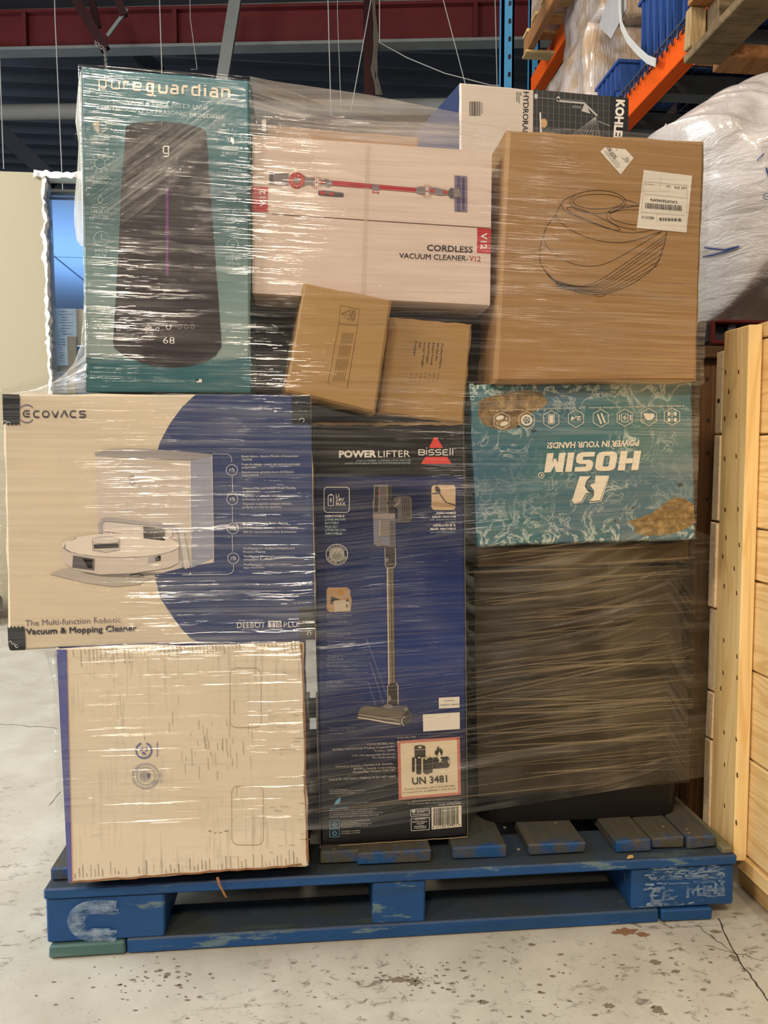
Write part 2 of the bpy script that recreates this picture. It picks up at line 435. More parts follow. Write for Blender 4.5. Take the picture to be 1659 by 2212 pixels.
wire('thin wire just right of the long straight white wire', [(729, 30), (737, 240)], 5.6, .003)
wire('slanting wire crossing in front of the hanging steel post', [(805, -20), (758, 240)], 5.2)
wire('wire hanging just left of the blue rack upright', [(1069, -20), (1074, 190)], 5.2)
wire('slanting thin wire over the white and black shower box', [(955, -10), (1006, 185)], 5.2)
wire('slack cable drooping from the hanging post to the blue upright', [(820, 92), (880, 125), (960, 158), (1060, 184), (1100, 186)], 5.2)
mb = MB()
for k in range(7): mb.tube([aY(806+2*random.uniform(-3, 3), -10, 6.2), aY(812+random.uniform(-5, 5), 80, 6.2), aY(806+random.uniform(-8, 12), 150, 6.2), aY(816+random.uniform(-10, 14), 205, 6.2)], .006, flat('rope_fibre', S(120, 112, 100), .9), 5)
tag(mb.build('frayed_cable'), 'bundle of frayed cables hanging beside the dark red post', 'cable')
t = thing('chain', 'small light chain hooked on the truss above the teal box', 'chain', tuple(aY(228, 100, 6.0)))
CH = flat('chain_steel', S(180, 176, 165), .35, .4, .3)
for i in range(14):
    if i < 5: p = (206+i*4.5, 92+i*3.4)
    else: p = (226+(i-5)*.5, 108+(i-5)*5)
    c = aY(p[0], p[1], 6.0); mb = MB(); n = 8
    a = Vector((.011, 0, 0)) if i % 2 else Vector((0, .011, 0)); bz = Vector((.0, 0, .016))
    mb.tube([c+a*math.cos(2*math.pi*k/n)+bz*math.sin(2*math.pi*k/n) for k in range(n+1)], .004, CH, 5, False); mb.build('chain_link', t)

# left partition with the torn opening
BEIGE = flat('beige_painted_board', S(168, 156, 128), .6, .25, 0, .03, 1.5)
YW = 3.0; TH = .09
def wbox(mb, x0, x1, z0, z1, mat=BEIGE, y0=YW, y1=YW+TH): mb.box((x0, y0, z0), (x1, y1, z1), mat)
xL = aY(99, 500, YW).x; xB = aY(112, 850, YW).x; zt = aY(60, 372, YW).z; zo = aY(150, 384, YW).z; zb = 1.0
mb = MB()
edge = []
r0 = random.Random(5)
for i in range(71):
    f = i/70; x = xL+(xB-xL)*max(0, (f-.25)/.75); z = zo+(zb-zo)*f
    edge.append((x+.012*noise.noise(Vector((i*.3, 0, 0)))+.008*noise.noise(Vector((i*.9, 5, 0))), z))
pts = [(-7, 0), (-7, zt)]+[(xL, zt), (edge[0][0], zo)]+edge[1:]+[(edge[-1][0], 0)]
for (yy, rev) in ((YW, False), (YW+TH, True)):
    vs_ = [(p[0], yy, p[1]) for p in pts]; mb.add(vs_, [tuple(range(len(pts))) if rev else tuple(reversed(range(len(pts))))], BEIGE)
mb.add([(p[0], YW, p[1]) for p in pts]+[(p[0], YW+TH, p[1]) for p in pts], [(i, (i+1) % len(pts), len(pts)+(i+1) % len(pts), len(pts)+i) for i in range(len(pts))], flat('board_core', S(150, 165, 180), .8))
wbox(mb, xL, -.2, zo, zt); wbox(mb, xB, -.2, 0, zb); wbox(mb, -.62, -.2, zb, zo)
tag(mb.build('wall_left'), kind='structure')
# torn paper along the opening
TORN = flat('torn_board_paper', S(232, 228, 222), .8); mb = MB()
prev = None; vs_ = []
for i, (x, z) in enumerate(edge):
    a = max(.003, .014+.016*noise.noise(Vector((i*.21, 3, 0)))+r0.uniform(-.005, .005)); vs_ += [(x-a, YW-.004-r0.random()*.008, z+r0.uniform(-.004, .004)), (x+r0.uniform(-.002, .009), YW-.006-r0.random()*.015, z+r0.uniform(-.004, .004)), (x+r0.uniform(0, .01), YW+.02, z)]
mb.add(vs_, [f for i in range(len(edge)-1) for f in ((3*i, 3*i+3, 3*i+4, 3*i+1), (3*i+1, 3*i+4, 3*i+5, 3*i+2))], TORN)
vs_ = []
for i in range(26):
    f = i/25; x = xL-.05+(-.85-xL)*f; a = r0.uniform(.01, .025); vs_ += [(x, YW-.006, zo+.012+a), (x, YW-.012-r0.random()*.02, zo+r0.uniform(-.012, .0))]
mb.add(vs_, [(2*i, 2*i+1, 2*i+3, 2*i+2) for i in range(25)], TORN)
tag(mb.build('trim_3'), kind='structure')
# the office behind the opening
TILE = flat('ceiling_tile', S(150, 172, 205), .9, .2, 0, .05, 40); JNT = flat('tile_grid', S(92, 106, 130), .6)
zcl = 2.27
room = thing('office_ceiling', 'pale blue tiled office ceiling seen through the torn opening at left', 'ceiling', (-1.6, 4.5, zcl))
for ix in range(4):
    for iy in range(5):
        x0 = -3.0+ix*.62; y0 = 3.15+iy*1.22; mb = MB(); mb.box((x0+.008, y0+.008, zcl), (x0+.612, y0+1.212, zcl+.02), TILE); mb.build('ceiling_tile', room)
mb = MB()
mb.box((-3.0, 3.12, zcl+.012), (-.5, 9.3, zcl+.03), JNT); mb.build('tile_grid', room)
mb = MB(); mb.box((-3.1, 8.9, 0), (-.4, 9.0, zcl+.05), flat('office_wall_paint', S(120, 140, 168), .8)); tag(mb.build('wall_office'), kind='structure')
mb = MB(); p = aY(105, 424, 3.2); mb.box((-2.6, 3.14, p.z-.012), (-.5, 3.18, p.z+.02), flat('white_trim', S(205, 205, 200), .5)); tag(mb.build('trim_4'), kind='structure')
# metal stud at the cut and sheets of paper in clear pockets
mb = MB(); a = aY(108, 430, 3.14); b = aY(124, 850, 3.14)
mb.bar(a+Vector((-.015, 0, -.0)), b+Vector((-.015, 0, -.4)), .035, .05, flat('galvanised_stud', S(170, 190, 205), .4, .4, .4), (0, 1, 0))
tag(mb.build('wall_stud'), 'galvanised metal stud just inside the torn opening', 'stud')
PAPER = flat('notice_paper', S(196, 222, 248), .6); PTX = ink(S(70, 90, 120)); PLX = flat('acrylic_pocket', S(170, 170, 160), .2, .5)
def notice(label, x0, y0, x1, y1, Y, qr=False):
    t = thing('notice_sheet', label, 'paper', tuple(aY(x0, y1, Y)))
    a = aY(x0, y0, Y); b = aY(x1, y1, Y)
    mb = MB(); mb.box((a.x, Y, b.z), (b.x, Y+.004, a.z), PAPER); mb.build('sheet', t)
    mb = MB(); mb.box((a.x-.01, Y+.006, b.z-.035), (b.x+.045, Y+.03, a.z), PLX); mb.build('pocket', t)
    P = Print(Y, 2)
    for k in range(9):
        yy = y0+(y1-y0)*(.1+.09*k); P.rect(x0+(x1-x0)*random.uniform(.2, .4), yy, x0+(x1-x0)*random.uniform(.55, .85), yy+.9, PTX)
    P.rect(x0+3, y0+3, x0+3.6, y1-4, PTX); P.cut('printed_lines', t, 'stuff')
notice('upper blue-lit paper notice seen through the torn opening', 116, 666, 166, 733, 3.25)
notice('middle blue-lit paper notice below and left of the upper one', 118, 726, 147, 790, 3.22)
notice('lowest blue-lit paper notice, just above the white robot vacuum box', 121, 803, 145, 850, 3.2)

# wire cage panel and rolled sack at the far left edge
CG = flat('cage_wire', S(196, 190, 176), .4, .4, .3)
t = thing('wire_cage', 'low wire mesh cage in front of the beige wall at left edge', 'cage', (-1.75, 2.7, 0))
mb = MB()
for i in range(9): z = .02+i*.118; mb.tube([(-2.4, 2.7, z), (-1.578, 2.7, z)], .003, CG, 5)
mb.build('horizontal_wire', t)
for i in range(8):
    mb = MB(); x = -2.36+i*.112; mb.tube([(x, 2.7, 0), (x, 2.7, .97)], .003, CG, 5); mb.build('vertical_wire', t)
mb = MB(); c = aZ(2, 1300, .1); mb.tube([(c.x-.5, c.y-.1, .1), (c.x-.02, c.y-.1, .1), (c.x+.03, c.y-.1, .1)], .1, flat('grey_sack', S(120, 116, 108), .8), 14, rs=[.1, .1, .05])
tag(mb.build('rolled_sack', smooth=True), 'grey rolled sack lying on the floor at the left edge', 'sack')

# ================================================================ THE LOAD: cartons and their print
def cv(ox, oy, s): return lambda pts: [(ox+x/s, oy+y/s) for x, y in pts]
def cv1(ox, oy, s): return lambda x, y: (ox+x/s, oy+y/s)
LET = {
 'p': [[(0, -.45), (0, 1), (.85, 1), (1, .85), (1, .15), (.85, 0), (0, 0)]],
 'u': [[(0, 1), (0, .15), (.15, 0), (1, 0)], [(1, 1), (1, 0)]],
 'r': [[(0, 0), (0, .85), (.15, 1), (.9, 1)]],
 'e': [[(1, 0), (.15, 0), (0, .15), (0, .85), (.15, 1), (.85, 1), (1, .85), (1, .5), (0, .5)]],
 'g': [[(1, 0), (.15, 0), (0, .15), (0, .85), (.15, 1), (1, 1), (1, -.3), (.85, -.45), (.1, -.45)]],
 'a': [[(.1, 1), (.85, 1), (1, .85), (1, 0), (.15, 0), (0, .12), (0, .45), (.15, .55), (1, .55)]],
 'd': [[(1, 1.4), (1, 0), (.15, 0), (0, .15), (0, .85), (.15, 1), (1, 1)]],
 'i': [[(0, 0), (0, 1)], [(0, 1.2), (0, 1.36)]],
 'n': [[(0, 0), (0, 1), (.85, 1), (1, .85), (1, 0)]],
 'C': [[(1, 1), (.3, 1), (.08, .85), (0, .5), (.08, .15), (.3, 0), (1, 0)]],
 'O': [[(.5, 1), (.15, .88), (0, .5), (.15, .12), (.5, 0), (.85, .12), (1, .5), (.85, .88), (.5, 1)]],
 'V': [[(0, 1), (.45, 0), (.55, 0), (1, 1)]],
 'A': [[(0, 0), (.45, 1), (.55, 1), (1, 0)]],
 'S': [[(1, 1), (.25, 1), (.05, .85), (.05, .65), (.25, .5), (.75, .5), (.95, .38), (.95, .15), (.75, 0), (0, 0)]],
 'E': [[(1, 1), (.3, 1), (.08, .8), (0, .5), (.08, .2), (.3, 0), (1, 0)], [(.35, .5), (1, .5)]],
}
# ---- white robot carton at the bottom left (edge-worn, plain face)
t = thing('white_carton', 'large plain white carton with blue edge stripe and recycling marks, bottom left', 'box', tuple(aZ(150, 1908, .141)))
Y0 = -.03
def m_whitebox():
    m = NT('scuffed_white_board'); v = m.co()
    a = m.mix(m.noise(v, 6, 4), S(212, 196, 172), S(228, 213, 190))
    st = m.ramp(m.noise(m.co((150, 1, 9)), 1.0, 3, .6), [(.52, 0.0), (.7, 1.0)])
    st2 = m.ramp(m.noise(m.co((30, 1, 150)), 1.0, 3, .6), [(.55, 0.0), (.72, 1.0)])
    msk = m.ramp(m.noise(v, 7, 3, .6), [(.46, 0.0), (.62, .55)])
    a = m.mix(m.math('MULTIPLY', st, msk), a, S(150, 140, 122)); a = m.mix(m.math('MULTIPLY', st2, m.math('MULTIPLY', msk, .6)), a, S(150, 140, 122))
    m.base(a, .6, .3); m.bump(m.noise(m.co((150, 1, 2)), 1, 2), .12, .001); return m.mat
WB = m_whitebox(); KRAFT_E = cardboard('torn_kraft_edge', S(150, 106, 70)); BLUE_P = ink(S(92, 96, 152)); BLUE_S = flat('blue_carton_side', S(88, 90, 140), .5)
body('box_body', [(122, 1400), (655, 1387), (666, 1872), (150, 1908)], Y0, .42, WB, t, matside=BLUE_S, jit=.002, ch=.003)
P = Print(Y0)
P.poly([(122, 1403), (144, 1403), (156, 1907), (147, 1907)], BLUE_P); P.poly([(145, 1403), (146, 1403), (158, 1907), (156, 1907)], ink(S(215, 160, 130)))
P.build('blue_edge_stripe', t)
P = Print(Y0, 2); r1 = random.Random(3)
ed = [(652+(y-1390)*.024+1.6*math.sin(y*.021), y) for y in range(1390, 1870, 8)]
P.poly([(x-max(0, 2.6*math.sin(i*.35+1)+r1.uniform(-1, 1)), y) for i, (x, y) in enumerate(ed)]+[(x+2.5, y) for x, y in reversed(ed)], KRAFT_E)
P.stroke([(152+i*20, 1906-i*1.5+r1.uniform(-1.5, 1.5)) for i in range(26)], 4, KRAFT_E)
P.build('torn_edge', t)
P = Print(Y0, 2); c = cv(80, 1370, 2.676); FLUTE = ink(S(172, 160, 138)); FLUTE2 = ink(S(146, 138, 122))
for i in range(58):
    x = 205+i*23+r1.uniform(-3, 3)
    if r1.random() < .85: h = r1.uniform(20, 95)*(1.1 if i < 20 else .7); P.stroke(c([(x, 90-i*.9), (x+3, 92-i*.9+h*.6), (x+5, 92-i*.9+h)]), r1.uniform(.8, 2.0), FLUTE)
    if r1.random() < .85:
        h = r1.uniform(15, 95); b = 1412-i*1.2-r1.uniform(0, 14); P.stroke(c([(x+14, b), (x+13, b-h*.5), (x+11, b-h)]), r1.uniform(.8, 2.4), FLUTE if r1.random() < .6 else FLUTE2)
for i in range(46):
    x = r1.gauss(1000, 170); y = r1.gauss(640, 120); P.stroke(c([(x, y), (x+2, y+r1.uniform(20, 90))]), r1.uniform(.6, 1.4), FLUTE)
for i in range(26):
    x = r1.uniform(1340, 1530); y = r1.uniform(120, 1300); P.stroke(c([(x, y), (x+r1.uniform(10, 60), y+2)]), r1.uniform(.6, 1.2), FLUTE)
P.cut('scuff_marks', t, 'stuff')
P = Print(Y0, 2)
for (x0, y0, x1, y1) in ((1115, 195, 1295, 540), (1125, 878, 1308, 1218)):
    a = c([(x0, y0), (x1, y1)]); P.stroke(rrect(a[0][0], a[0][1], a[1][0], a[1][1], 14), 1.0, ink(S(160, 138, 108)), True); P.layer = 3; P.cut('hand_hole', t)
P = Print(Y0, 3); BP = ink(S(104, 110, 150)); q = cv1(80, 1370, 2.676)
x, y = q(617, 672); P.ring(x, y, 16.5, 16.5, 3.6, BP, -70, 250)
for k in range(3):
    a = math.radians(90+k*120); P.poly(epts(x+6*math.cos(a), y+6*math.sin(a), 5, 3.4, 0, 360, 5, k*120+20), BP)
P.text('Recyclable', 341, 1634, 341, 1603, 3.6, BP, .02)
x, y = q(628, 820); P.ring(x, y, 29, 27.5, 1, BP); P.ring(x, y, 26, 24.5, .6, BP); P.ring(x, y, 20, 19, 1, BP)
P.text('48', x+10, y+6, x+10, y-6, 6.5, BP, .03)
for k in range(7): P.rect(x-12+k*3, y-12+abs(k-3)*1.5, x-11+k*3, y+12-abs(k-3)*1.5, BP)
P.text('BOX CERTIFICATE', 349, 1690, 349, 1660, 2.5, BP)
P.text('MANUFACTURER', x-22, y-8, x-12, y-20, 3, BP); P.text('BURSTING TEST', x+21, y+8, x+14, y+18, 3, BP)
P.cut('recycling_marks', t, 'stuff')
P = Print(Y0, 3); DS = ink(S(96, 70, 60))
for (x, y, l) in ((450, 1795, 6), (463, 1799, 4), (474, 1798, 5), (484, 1795, 9)): P.stroke([(x, y), (x+l*.5, y+.8), (x+l, y-.3)], 1.1, DS)
P.cut('ink_smudge', t, 'stuff')
# frayed twine under it
mb = MB(); TW = flat('dry_twine', S(150, 108, 70), .9)
for k in range(4):
    o_ = k*1.2; mb.tube([aY(468+o_, 1895, -.03), aY(473+o_, 1912+k, -.034), aY(478+o_*.6, 1920, -.035), aY(485+o_*1.2, 1934+k*1.5, -.033)], .0012, TW, 5)
tag(mb.build('frayed_twine'), 'frayed brown twine hanging below the plain white carton', 'twine')

# ---- robot vacuum carton
t = thing('robot_vacuum_carton', 'wide white and blue carton picturing a robotic vacuum and mopping cleaner, with black corner tape', 'box', tuple(aY(340, 1400, -.02)))
Y0 = -.022
EB = cardboard('white_coated_board', S(222, 204, 178), .55); NAVY = ink(S(48, 62, 104)); NAVYS = flat('navy_board', S(60, 70, 120), .45)
body('box_body', [(5, 850), (672, 853), (682, 1382), (18, 1406)], Y0, .45, EB, t, matside=EB, dx=.0, jit=.0015)
P = Print(Y0); arc = []
cvE = cv(340, 830, 3.75)
arc = cvE([(310, 82), (200, 185), (100, 320), (20, 470)])+[(333, 1000), (322, 1060), (319, 1120), (322, 1180), (332, 1235), (345, 1290)]+cvE([(90, 1835), (180, 1965), (270, 2060), (350, 2098)])
P.poly(arc+[(470, 1388), (560, 1387), (681, 1381), (671, 855), (540, 852)], NAVY)
P.build('navy_panel', t)
P = Print(Y0, 2); LG = ink(S(206, 192, 180)); MG = ink(S(168, 160, 160)); DG_ = ink(S(92, 88, 90)); SH = ink(S(190, 176, 160)); TOPG = ink(S(150, 142, 142))
P.poly([(207, 985), (458, 985), (462, 1215), (395, 1226), (340, 1240), (240, 1240), (212, 1150)], LG)
P.layer = 3; P.poly([(411, 990), (459, 983), (462, 1205), (413, 1227)], ink(S(150, 152, 168)))
P.layer = 4
P.poly([(203, 979), (235, 971), (275, 969), (340, 971), (458, 981), (458, 984), (409, 994), (340, 992), (260, 988), (206, 984)], TOPG)
P.stroke([(458, 982), (462, 1208)], 1.2, LG); P.stroke([(411, 993), (413, 1226)], .8, WHITE)
P.stroke([(278, 1007), (290, 1007)], 1.2, DG_); P.ring(285.5, 1036.5, 7, 9, 1.2, DG_, 215, 325); P.ring(285.5, 1036.5, 7, 9, 1.2, DG_, 35, 145)
P.glyph(LET['E'], 282, 1040, 6, 6, 1.2, DG_)
P.build('picture_docking_station', t)
P = Print(Y0, 4)
P.poly([(107, 1240), (135, 1229), (145, 1228), (330, 1248), (300, 1262), (245, 1267), (180, 1258)], ink(S(180, 168, 156)))
P.layer = 5
P.poly([(175, 1237), (350, 1237), (300, 1247), (220, 1245)], ink(S(120, 112, 108)))
P.stroke([(272, 1253), (282, 1242), (300, 1239), (318, 1247), (340, 1248)], 2.4, LG)
P.layer = 6
P.poly([(133, 1170), (386, 1170), (386, 1215), (365, 1226), (290, 1238), (215, 1241), (160, 1230), (137, 1215)], LG)
P.layer = 7
P.poly(epts(260, 1178, 127, 26, 0, 360, 40), ink(S(226, 212, 198)))
P.stroke([(165, 1162), (142, 1172), (139, 1184), (152, 1193)], 3.2, MG)
P.stroke(epts(260, 1178, 127, 26, 8, 172, 30), 1.4, MG)
P.layer = 8
P.poly([(158, 1200), (204, 1207), (203, 1232), (156, 1226)], DG_); P.poly([(178, 1206), (200, 1209), (199, 1228), (190, 1227)], ink(S(60, 58, 60)))
P.poly([(320, 1205), (347, 1200), (347, 1211), (320, 1216)], MG); P.poly([(335, 1202), (347, 1200), (347, 1211), (336, 1213)], ink(S(60, 58, 60)))
P.poly([(199, 1165), (258, 1163), (257, 1188), (200, 1190)], LG)
P.layer = 9
P.ell(228.5, 1167, 29.5, 7.5, ink(S(214, 200, 190))); P.ring(228.5, 1167, 29.5, 7.5, 1, MG); P.stroke([(199, 1168), (200, 1188), (228, 1193), (257, 1188), (258, 1168)], 1.2, MG); P.poly([(202, 1176), (256, 1174), (256, 1183), (203, 1185)], ink(S(56, 54, 58)))
P.build('picture_robot', t)
P = Print(Y0, 5)
hb = [(217, 1152), (215, 1132), (222, 1123), (235, 1122), (345, 1134), (375, 1138), (388, 1155), (396, 1226)]
P.stroke(hb, 7, MG)
P.layer = 6
P.poly([(226, 1128), (340, 1137), (372, 1143), (372, 1160), (226, 1148)], ink(S(214, 202, 192)))
P.layer = 7
P.poly([(309, 1137), (356, 1141), (356, 1168), (310, 1163)], ink(S(100, 96, 92))); P.poly([(311, 1152), (356, 1157), (356, 1168), (311, 1163)], ink(S(150, 144, 136)))
P.poly([(386, 1144), (397, 1150), (411, 1226), (399, 1229)], ink(S(200, 190, 184)))
P.build('picture_handle', t)
P = Print(Y0, 3); INKD = ink(S(52, 46, 62)); e = cv1(0, 830, 3.75)
for ch, xa, xb in (('C', 272, 318), ('O', 343, 397), ('V', 420, 472), ('A', 492, 548), ('C', 568, 615), ('S', 642, 692)):
    x, y = e(xa, 266); P.glyph(LET[ch], x, y-(0 if ch != 'S' else 0), (xb-xa)/3.75, 13, 2.9, INKD)
x, y = e(188, 262); P.glyph(LET['E'], x, y, 14, 12.5, 2.7, INKD)
x, y = e(215, 238); P.ring(x, y, 18, 19, 2.0, ink(S(84, 80, 120)), 222, 318, 14); P.ring(x, y, 18, 19, 2.0, ink(S(84, 80, 120)), 42, 138, 14)
P.cut('brand_lettering', t, 'stuff')
P = Print(Y0, 3)
P.text('The Multi-function Robotic', 55, 1352, 261, 1344, 12.5, ink(S(96, 84, 96)), -.006)
P.text('Vacuum & Mopping Cleaner', 56, 1371, 295, 1363, 12.5, INKD, bold=.07)
P.cut('product_lettering', t, 'stuff')
P = Print(Y0, 3); W2 = ink(S(232, 226, 222))
P.text('DEEBOT', 512, 1356.5, 573, 1355.5, 12, W2, -.003); P.text('PLUS', 613, 1355, 652, 1354, 11, W2, -.003)
P.rect(579, 1341, 608, 1355, W2); P.layer = 4; P.text('T10', 583, 1354, 606, 1353.5, 10, NAVY, .01)
P.cut('model_lettering', t, 'stuff')
P = Print(Y0, 3); f = cv1(340, 830, 3.75)
for (yy, n_) in ((695, 0), (932, 1), (1168, 2), (1410, 3)):
    x, y = f(603+n_*4, yy); P.ring(x, y, 12, 11.6, .9, W2)
    P.stroke([(x-5, y+4), (x-5, y-2), (x+3, y-2), (x+3, y+4)], .8, W2); P.stroke([(x, y-5), (x+5, y-1), (x+5, y+4)], .8, W2); P.stroke([(x-3, y+1), (x+2, y+2)], .8, W2); P.cut('feature_icon', t)
for (a, b) in ((745, 875), (987, 1115), (1222, 1355)):
    P.stroke([f(606, a), f(609, b)], .8, W2)
P.stroke([f(445, 563), f(570, 566), f(592, 580), f(601, 605), f(603, 635)], .8, W2)
P.stroke([f(616, 1462), f(618, 1500), f(602, 1528), f(575, 1539), f(200, 1545)], .8, W2)
P.cut('connecting_line', t, 'stuff')
P = Print(Y0, 3)
for s_, x0, y0, x1 in (("Empty Station - Ensures Months of Independent", 682, 592, 1143), ("Cleaning", 682, 618, 765), ("Poste de vidange - assure des mois de nettoyage", 684, 657, 1156), ("indépendant", 684, 682, 803), ("Estación vacía, garantiza meses de limpieza", 685, 720, 1103), ("independiente", 685, 746, 820),
        ("Advanced Mop and Vacuum - Deep Cleaning", 688, 851, 1120), ("on All Surfaces", 688, 877, 830), ("Aspirateur et vadrouille avancés - nettoyage en", 689, 914, 1135), ("profondeur sur toutes les surfaces", 689, 940, 1013), ("Trapeador y aspirador avanzado: limpieza", 691, 977, 1085), ("profunda en todas las superficies", 691, 1003, 1006),
        ("AIVI 3.0 - No Pick Up Before Cleaning", 692, 1134, 1055), ("AIVI 3.0 - Aucun ramassage avant le nettoyage", 693, 1170, 1138), ("AIVI 3.0 - Sin recolección antes de la limpieza", 694, 1206, 1126),
        ("TrueMapping 2.0 - Intelligent Navigation and", 695, 1338, 1109), ("Precision Mapping", 696, 1366, 873), ("TrueMapping 2.0 - navigation intelligente et", 698, 1403, 1106), ("cartographie de précision", 698, 1428, 942), ("TrueMapping 2.0 - navegación inteligente y", 699, 1468, 1096), ("mapeo de precisión", 699, 1494, 865)):
    a = f(x0, y0); b = f(x1, y0-3); P.text(s_, a[0], a[1], b[0], b[1], 4.6, W2, 0.0, 1)
P.cut('feature_text', t, 'stuff')
TAPE = flat('black_corner_tape', S(34, 38, 42), .28, .5)
def tape(pts, ink_=None):
    P = Print(Y0, 4); P.poly(pts, TAPE); P.layer = 5
    return P
P = tape([(5, 851), (42, 852), (42, 918), (38, 915), (34, 919), (30, 915), (26, 919), (22, 915), (18, 919), (12, 914), (7, 918)])
P.ring(10, 913, 4, 4, 1, W2, 180, 360, 8); P.ring(18, 915, 3.5, 4, 1, W2, 180, 360, 8); P.build('corner_tape', t)
P = tape([(16, 1353), (20, 1357), (24, 1352), (28, 1357), (32, 1352), (36, 1357), (40, 1352), (44, 1357), (48, 1352), (53, 1356), (55, 1404), (22, 1405), (18, 1395)])
P.ring(22, 1388, 3, 3, 1, W2, 200, 400, 8); P.ring(29, 1393, 3, 3, 1, W2, 200, 400, 8); P.ring(36, 1396, 3, 3, 1, W2, 0, 300, 8); P.build('corner_tape', t)
P = tape([(630, 853), (671, 855), (672, 917), (660, 914), (650, 917), (640, 914), (630, 917)])
P.ring(652, 908, 5, 5, 1, W2, 180, 420, 10); P.build('corner_tape', t)
P = tape([(645, 1310), (650, 1314), (656, 1309), (662, 1314), (668, 1309), (674, 1314), (680, 1310), (681, 1377), (648, 1380)])
P.ring(668, 1369, 4, 4, 1, W2, 100, 400, 10); P.build('corner_tape', t)

# ---- humidifier carton
t = thing('humidifier_carton', 'tall teal carton picturing a black humidifier, standing on the robot vacuum carton', 'box', tuple(aY(360, 848, .0)))
Y0 = .0
def m_teal():
    m = NT('teal_print'); sep = m.n.new('ShaderNodeSeparateXYZ'); m.l(m.co(), sep.inputs[0])
    h = m.math('MULTIPLY', sep.outputs[2], 2.0)
    a = m.ramp(h, [(0.0, S(40, 92, 98)), (.1, S(44, 96, 104)), (.12, S(136, 152, 148)), (.36, S(112, 138, 138)), (.62, S(48, 90, 98)), (.8, S(62, 112, 120)), (1.0, S(60, 118, 130))])
    m.base(a, .38, .4); return m.mat
HX = [(175, 142), (540, 174), (541, 849), (182, 846)]
body('box_body', HX, Y0, .30, m_teal(), t, matside=flat('teal_board', S(50, 100, 108), .4), jit=.0008)
P = Print(Y0); P.poly([(182, 772), (230, 778), (290, 788), (340, 800), (400, 800), (470, 786), (541, 768), (541, 847), (182, 845)], ink(S(44, 96, 104))); P.build('dark_band', t)
P = Print(Y0, 2); HB = ink(S(44, 38, 42)); HB2 = ink(S(30, 28, 32))
P.poly([(272, 276), (262, 400), (257, 520), (250, 640), (244, 737), (247, 752), (262, 764), (298, 782), (335, 791), (372, 794), (408, 791), (440, 783), (466, 768), (478, 749), (477, 720), (468, 598), (459, 470), (452, 380), (446, 288)], HB)
P.ell(359, 281, 87, 18, HB, rot=4); P.layer = 3
P.ell(359, 280, 84, 15, HB2, rot=4); P.stroke(epts(359, 279, 82, 14, 10, 80, 12, 4), 1.6, ink(S(90, 88, 88)))
P.rect(358, 405, 364, 596, ink(S(104, 52, 108))); P.build('picture_humidifier', t)
P = Print(Y0, 4)
P.glyph(LET['g'], 353, 331, 11, 15, 2.4, W2); P.text('68', 352, 742, 377, 743, 15, W2, -.01); P.layer = 5
P.text('pure', 318, 628, 348, 629, 6, ink(S(110, 104, 104)), -.01); P.text('guardian', 353, 629, 405, 631, 7, ink(S(180, 172, 166)), .01)
for i, x in enumerate((256, 316, 325, 340)): P.ring(x, 711, 3.5, 3.5, .8, W2)
P.ring(364, 706.5, 5, 5, 1.2, W2, -60, 240)
for x in (388, 402, 416): P.ring(x, 706, 4, 4, .8, ink(S(160, 150, 146)))
P.cut('picture_controls', t, 'stuff')
P = Print(Y0, 2); g_ = cv1(150, 130, 4.046)
for ch, xa, xb in (('p', 260, 320), ('u', 370, 435), ('r', 475, 525), ('e', 560, 625), ('g', 680, 727), ('u', 785, 850), ('a', 890, 945), ('r', 990, 1040), ('d', 1075, 1135), ('i', 1185, 1195), ('a', 1235, 1290), ('n', 1335, 1395)):
    x = 150+xa/4.046; y = 189+(x-214)*.078; P.glyph(LET[ch], x, y, (xb-xa)/4.046, 17, 3.0 if xa < 640 else 4.6, CREAM, .078)
P.cut('brand_lettering', t, 'stuff')
P = Print(Y0, 2); GT = ink(S(176, 200, 200))
P.text('WARM & COOL MIST + UV-C', 267, 224, 448, 238, 9.5, GT); P.text('INTELLIGENT ULTRASONIC HUMIDIFIER', 226, 237, 486, 258, 9.5, GT)
P.text('Engineered and Designed in Ohio, USA', 290, 823, 421, 826, 6, ink(S(140, 160, 160)), .0, 1); P.rect(424, 819, 436, 826, W2); P.rect(424, 819, 429, 823, ink(S(60, 70, 100)))
P.cut('description_lettering', t, 'stuff')
P = Print(Y0, 2)
def lab(P, a, b, cx, y, h=7.0, w_=40, col=GT):
    P.text(a, cx-w_/2, y, cx+w_/2, y+2, h, col, .01, 1); P.text(b, cx-w_*.45, y+10.5, cx+w_*.45, y+12.5, h, col, .01, 1)
P.stroke([(200, 263), (214, 258), (230, 265), (229, 280), (215, 291), (203, 280)], 1.1, GT, True); P.poly([(203, 265), (214, 260), (214, 288), (205, 280)], ink(S(200, 190, 170)))
lab(P, 'SILVER CLEAN', 'PROTECTION', 215, 302, w_=42)
P.cut('feature_icon', t); P.ring(216, 353, 11.5, 11.5, 1.1, GT)
for k in range(10):
    a = math.radians(k*36+8); P.stroke([(216+12*math.cos(a), 353+12*math.sin(a)), (216+18*math.cos(a), 353+18*math.sin(a))], 1.0, GT); P.ring(216+20*math.cos(a), 353+20*math.sin(a), 1.8, 1.8, .7, GT, n=8)
lab(P, 'UV-C LIGHT', 'TECHNOLOGY', 216, 386, w_=40)
P.cut('feature_icon', t); P.stroke([(217, 421), (222, 431), (221, 436), (217, 438), (213, 436), (212, 431)], 1.1, GT, True)
for yy in (441, 447): P.stroke([(202+i*3, yy+2*math.sin(i*1.05)) for i in range(11)], 1.0, GT)
lab(P, 'LARGE 1.5', 'GALLON TANK', 216, 459, w_=38)
P.cut('feature_icon', t); P.ring(219, 516, 16, 16, 1.1, GT, 20, 300); P.stroke([(219, 504), (219, 517), (227, 518)], 1.1, GT)
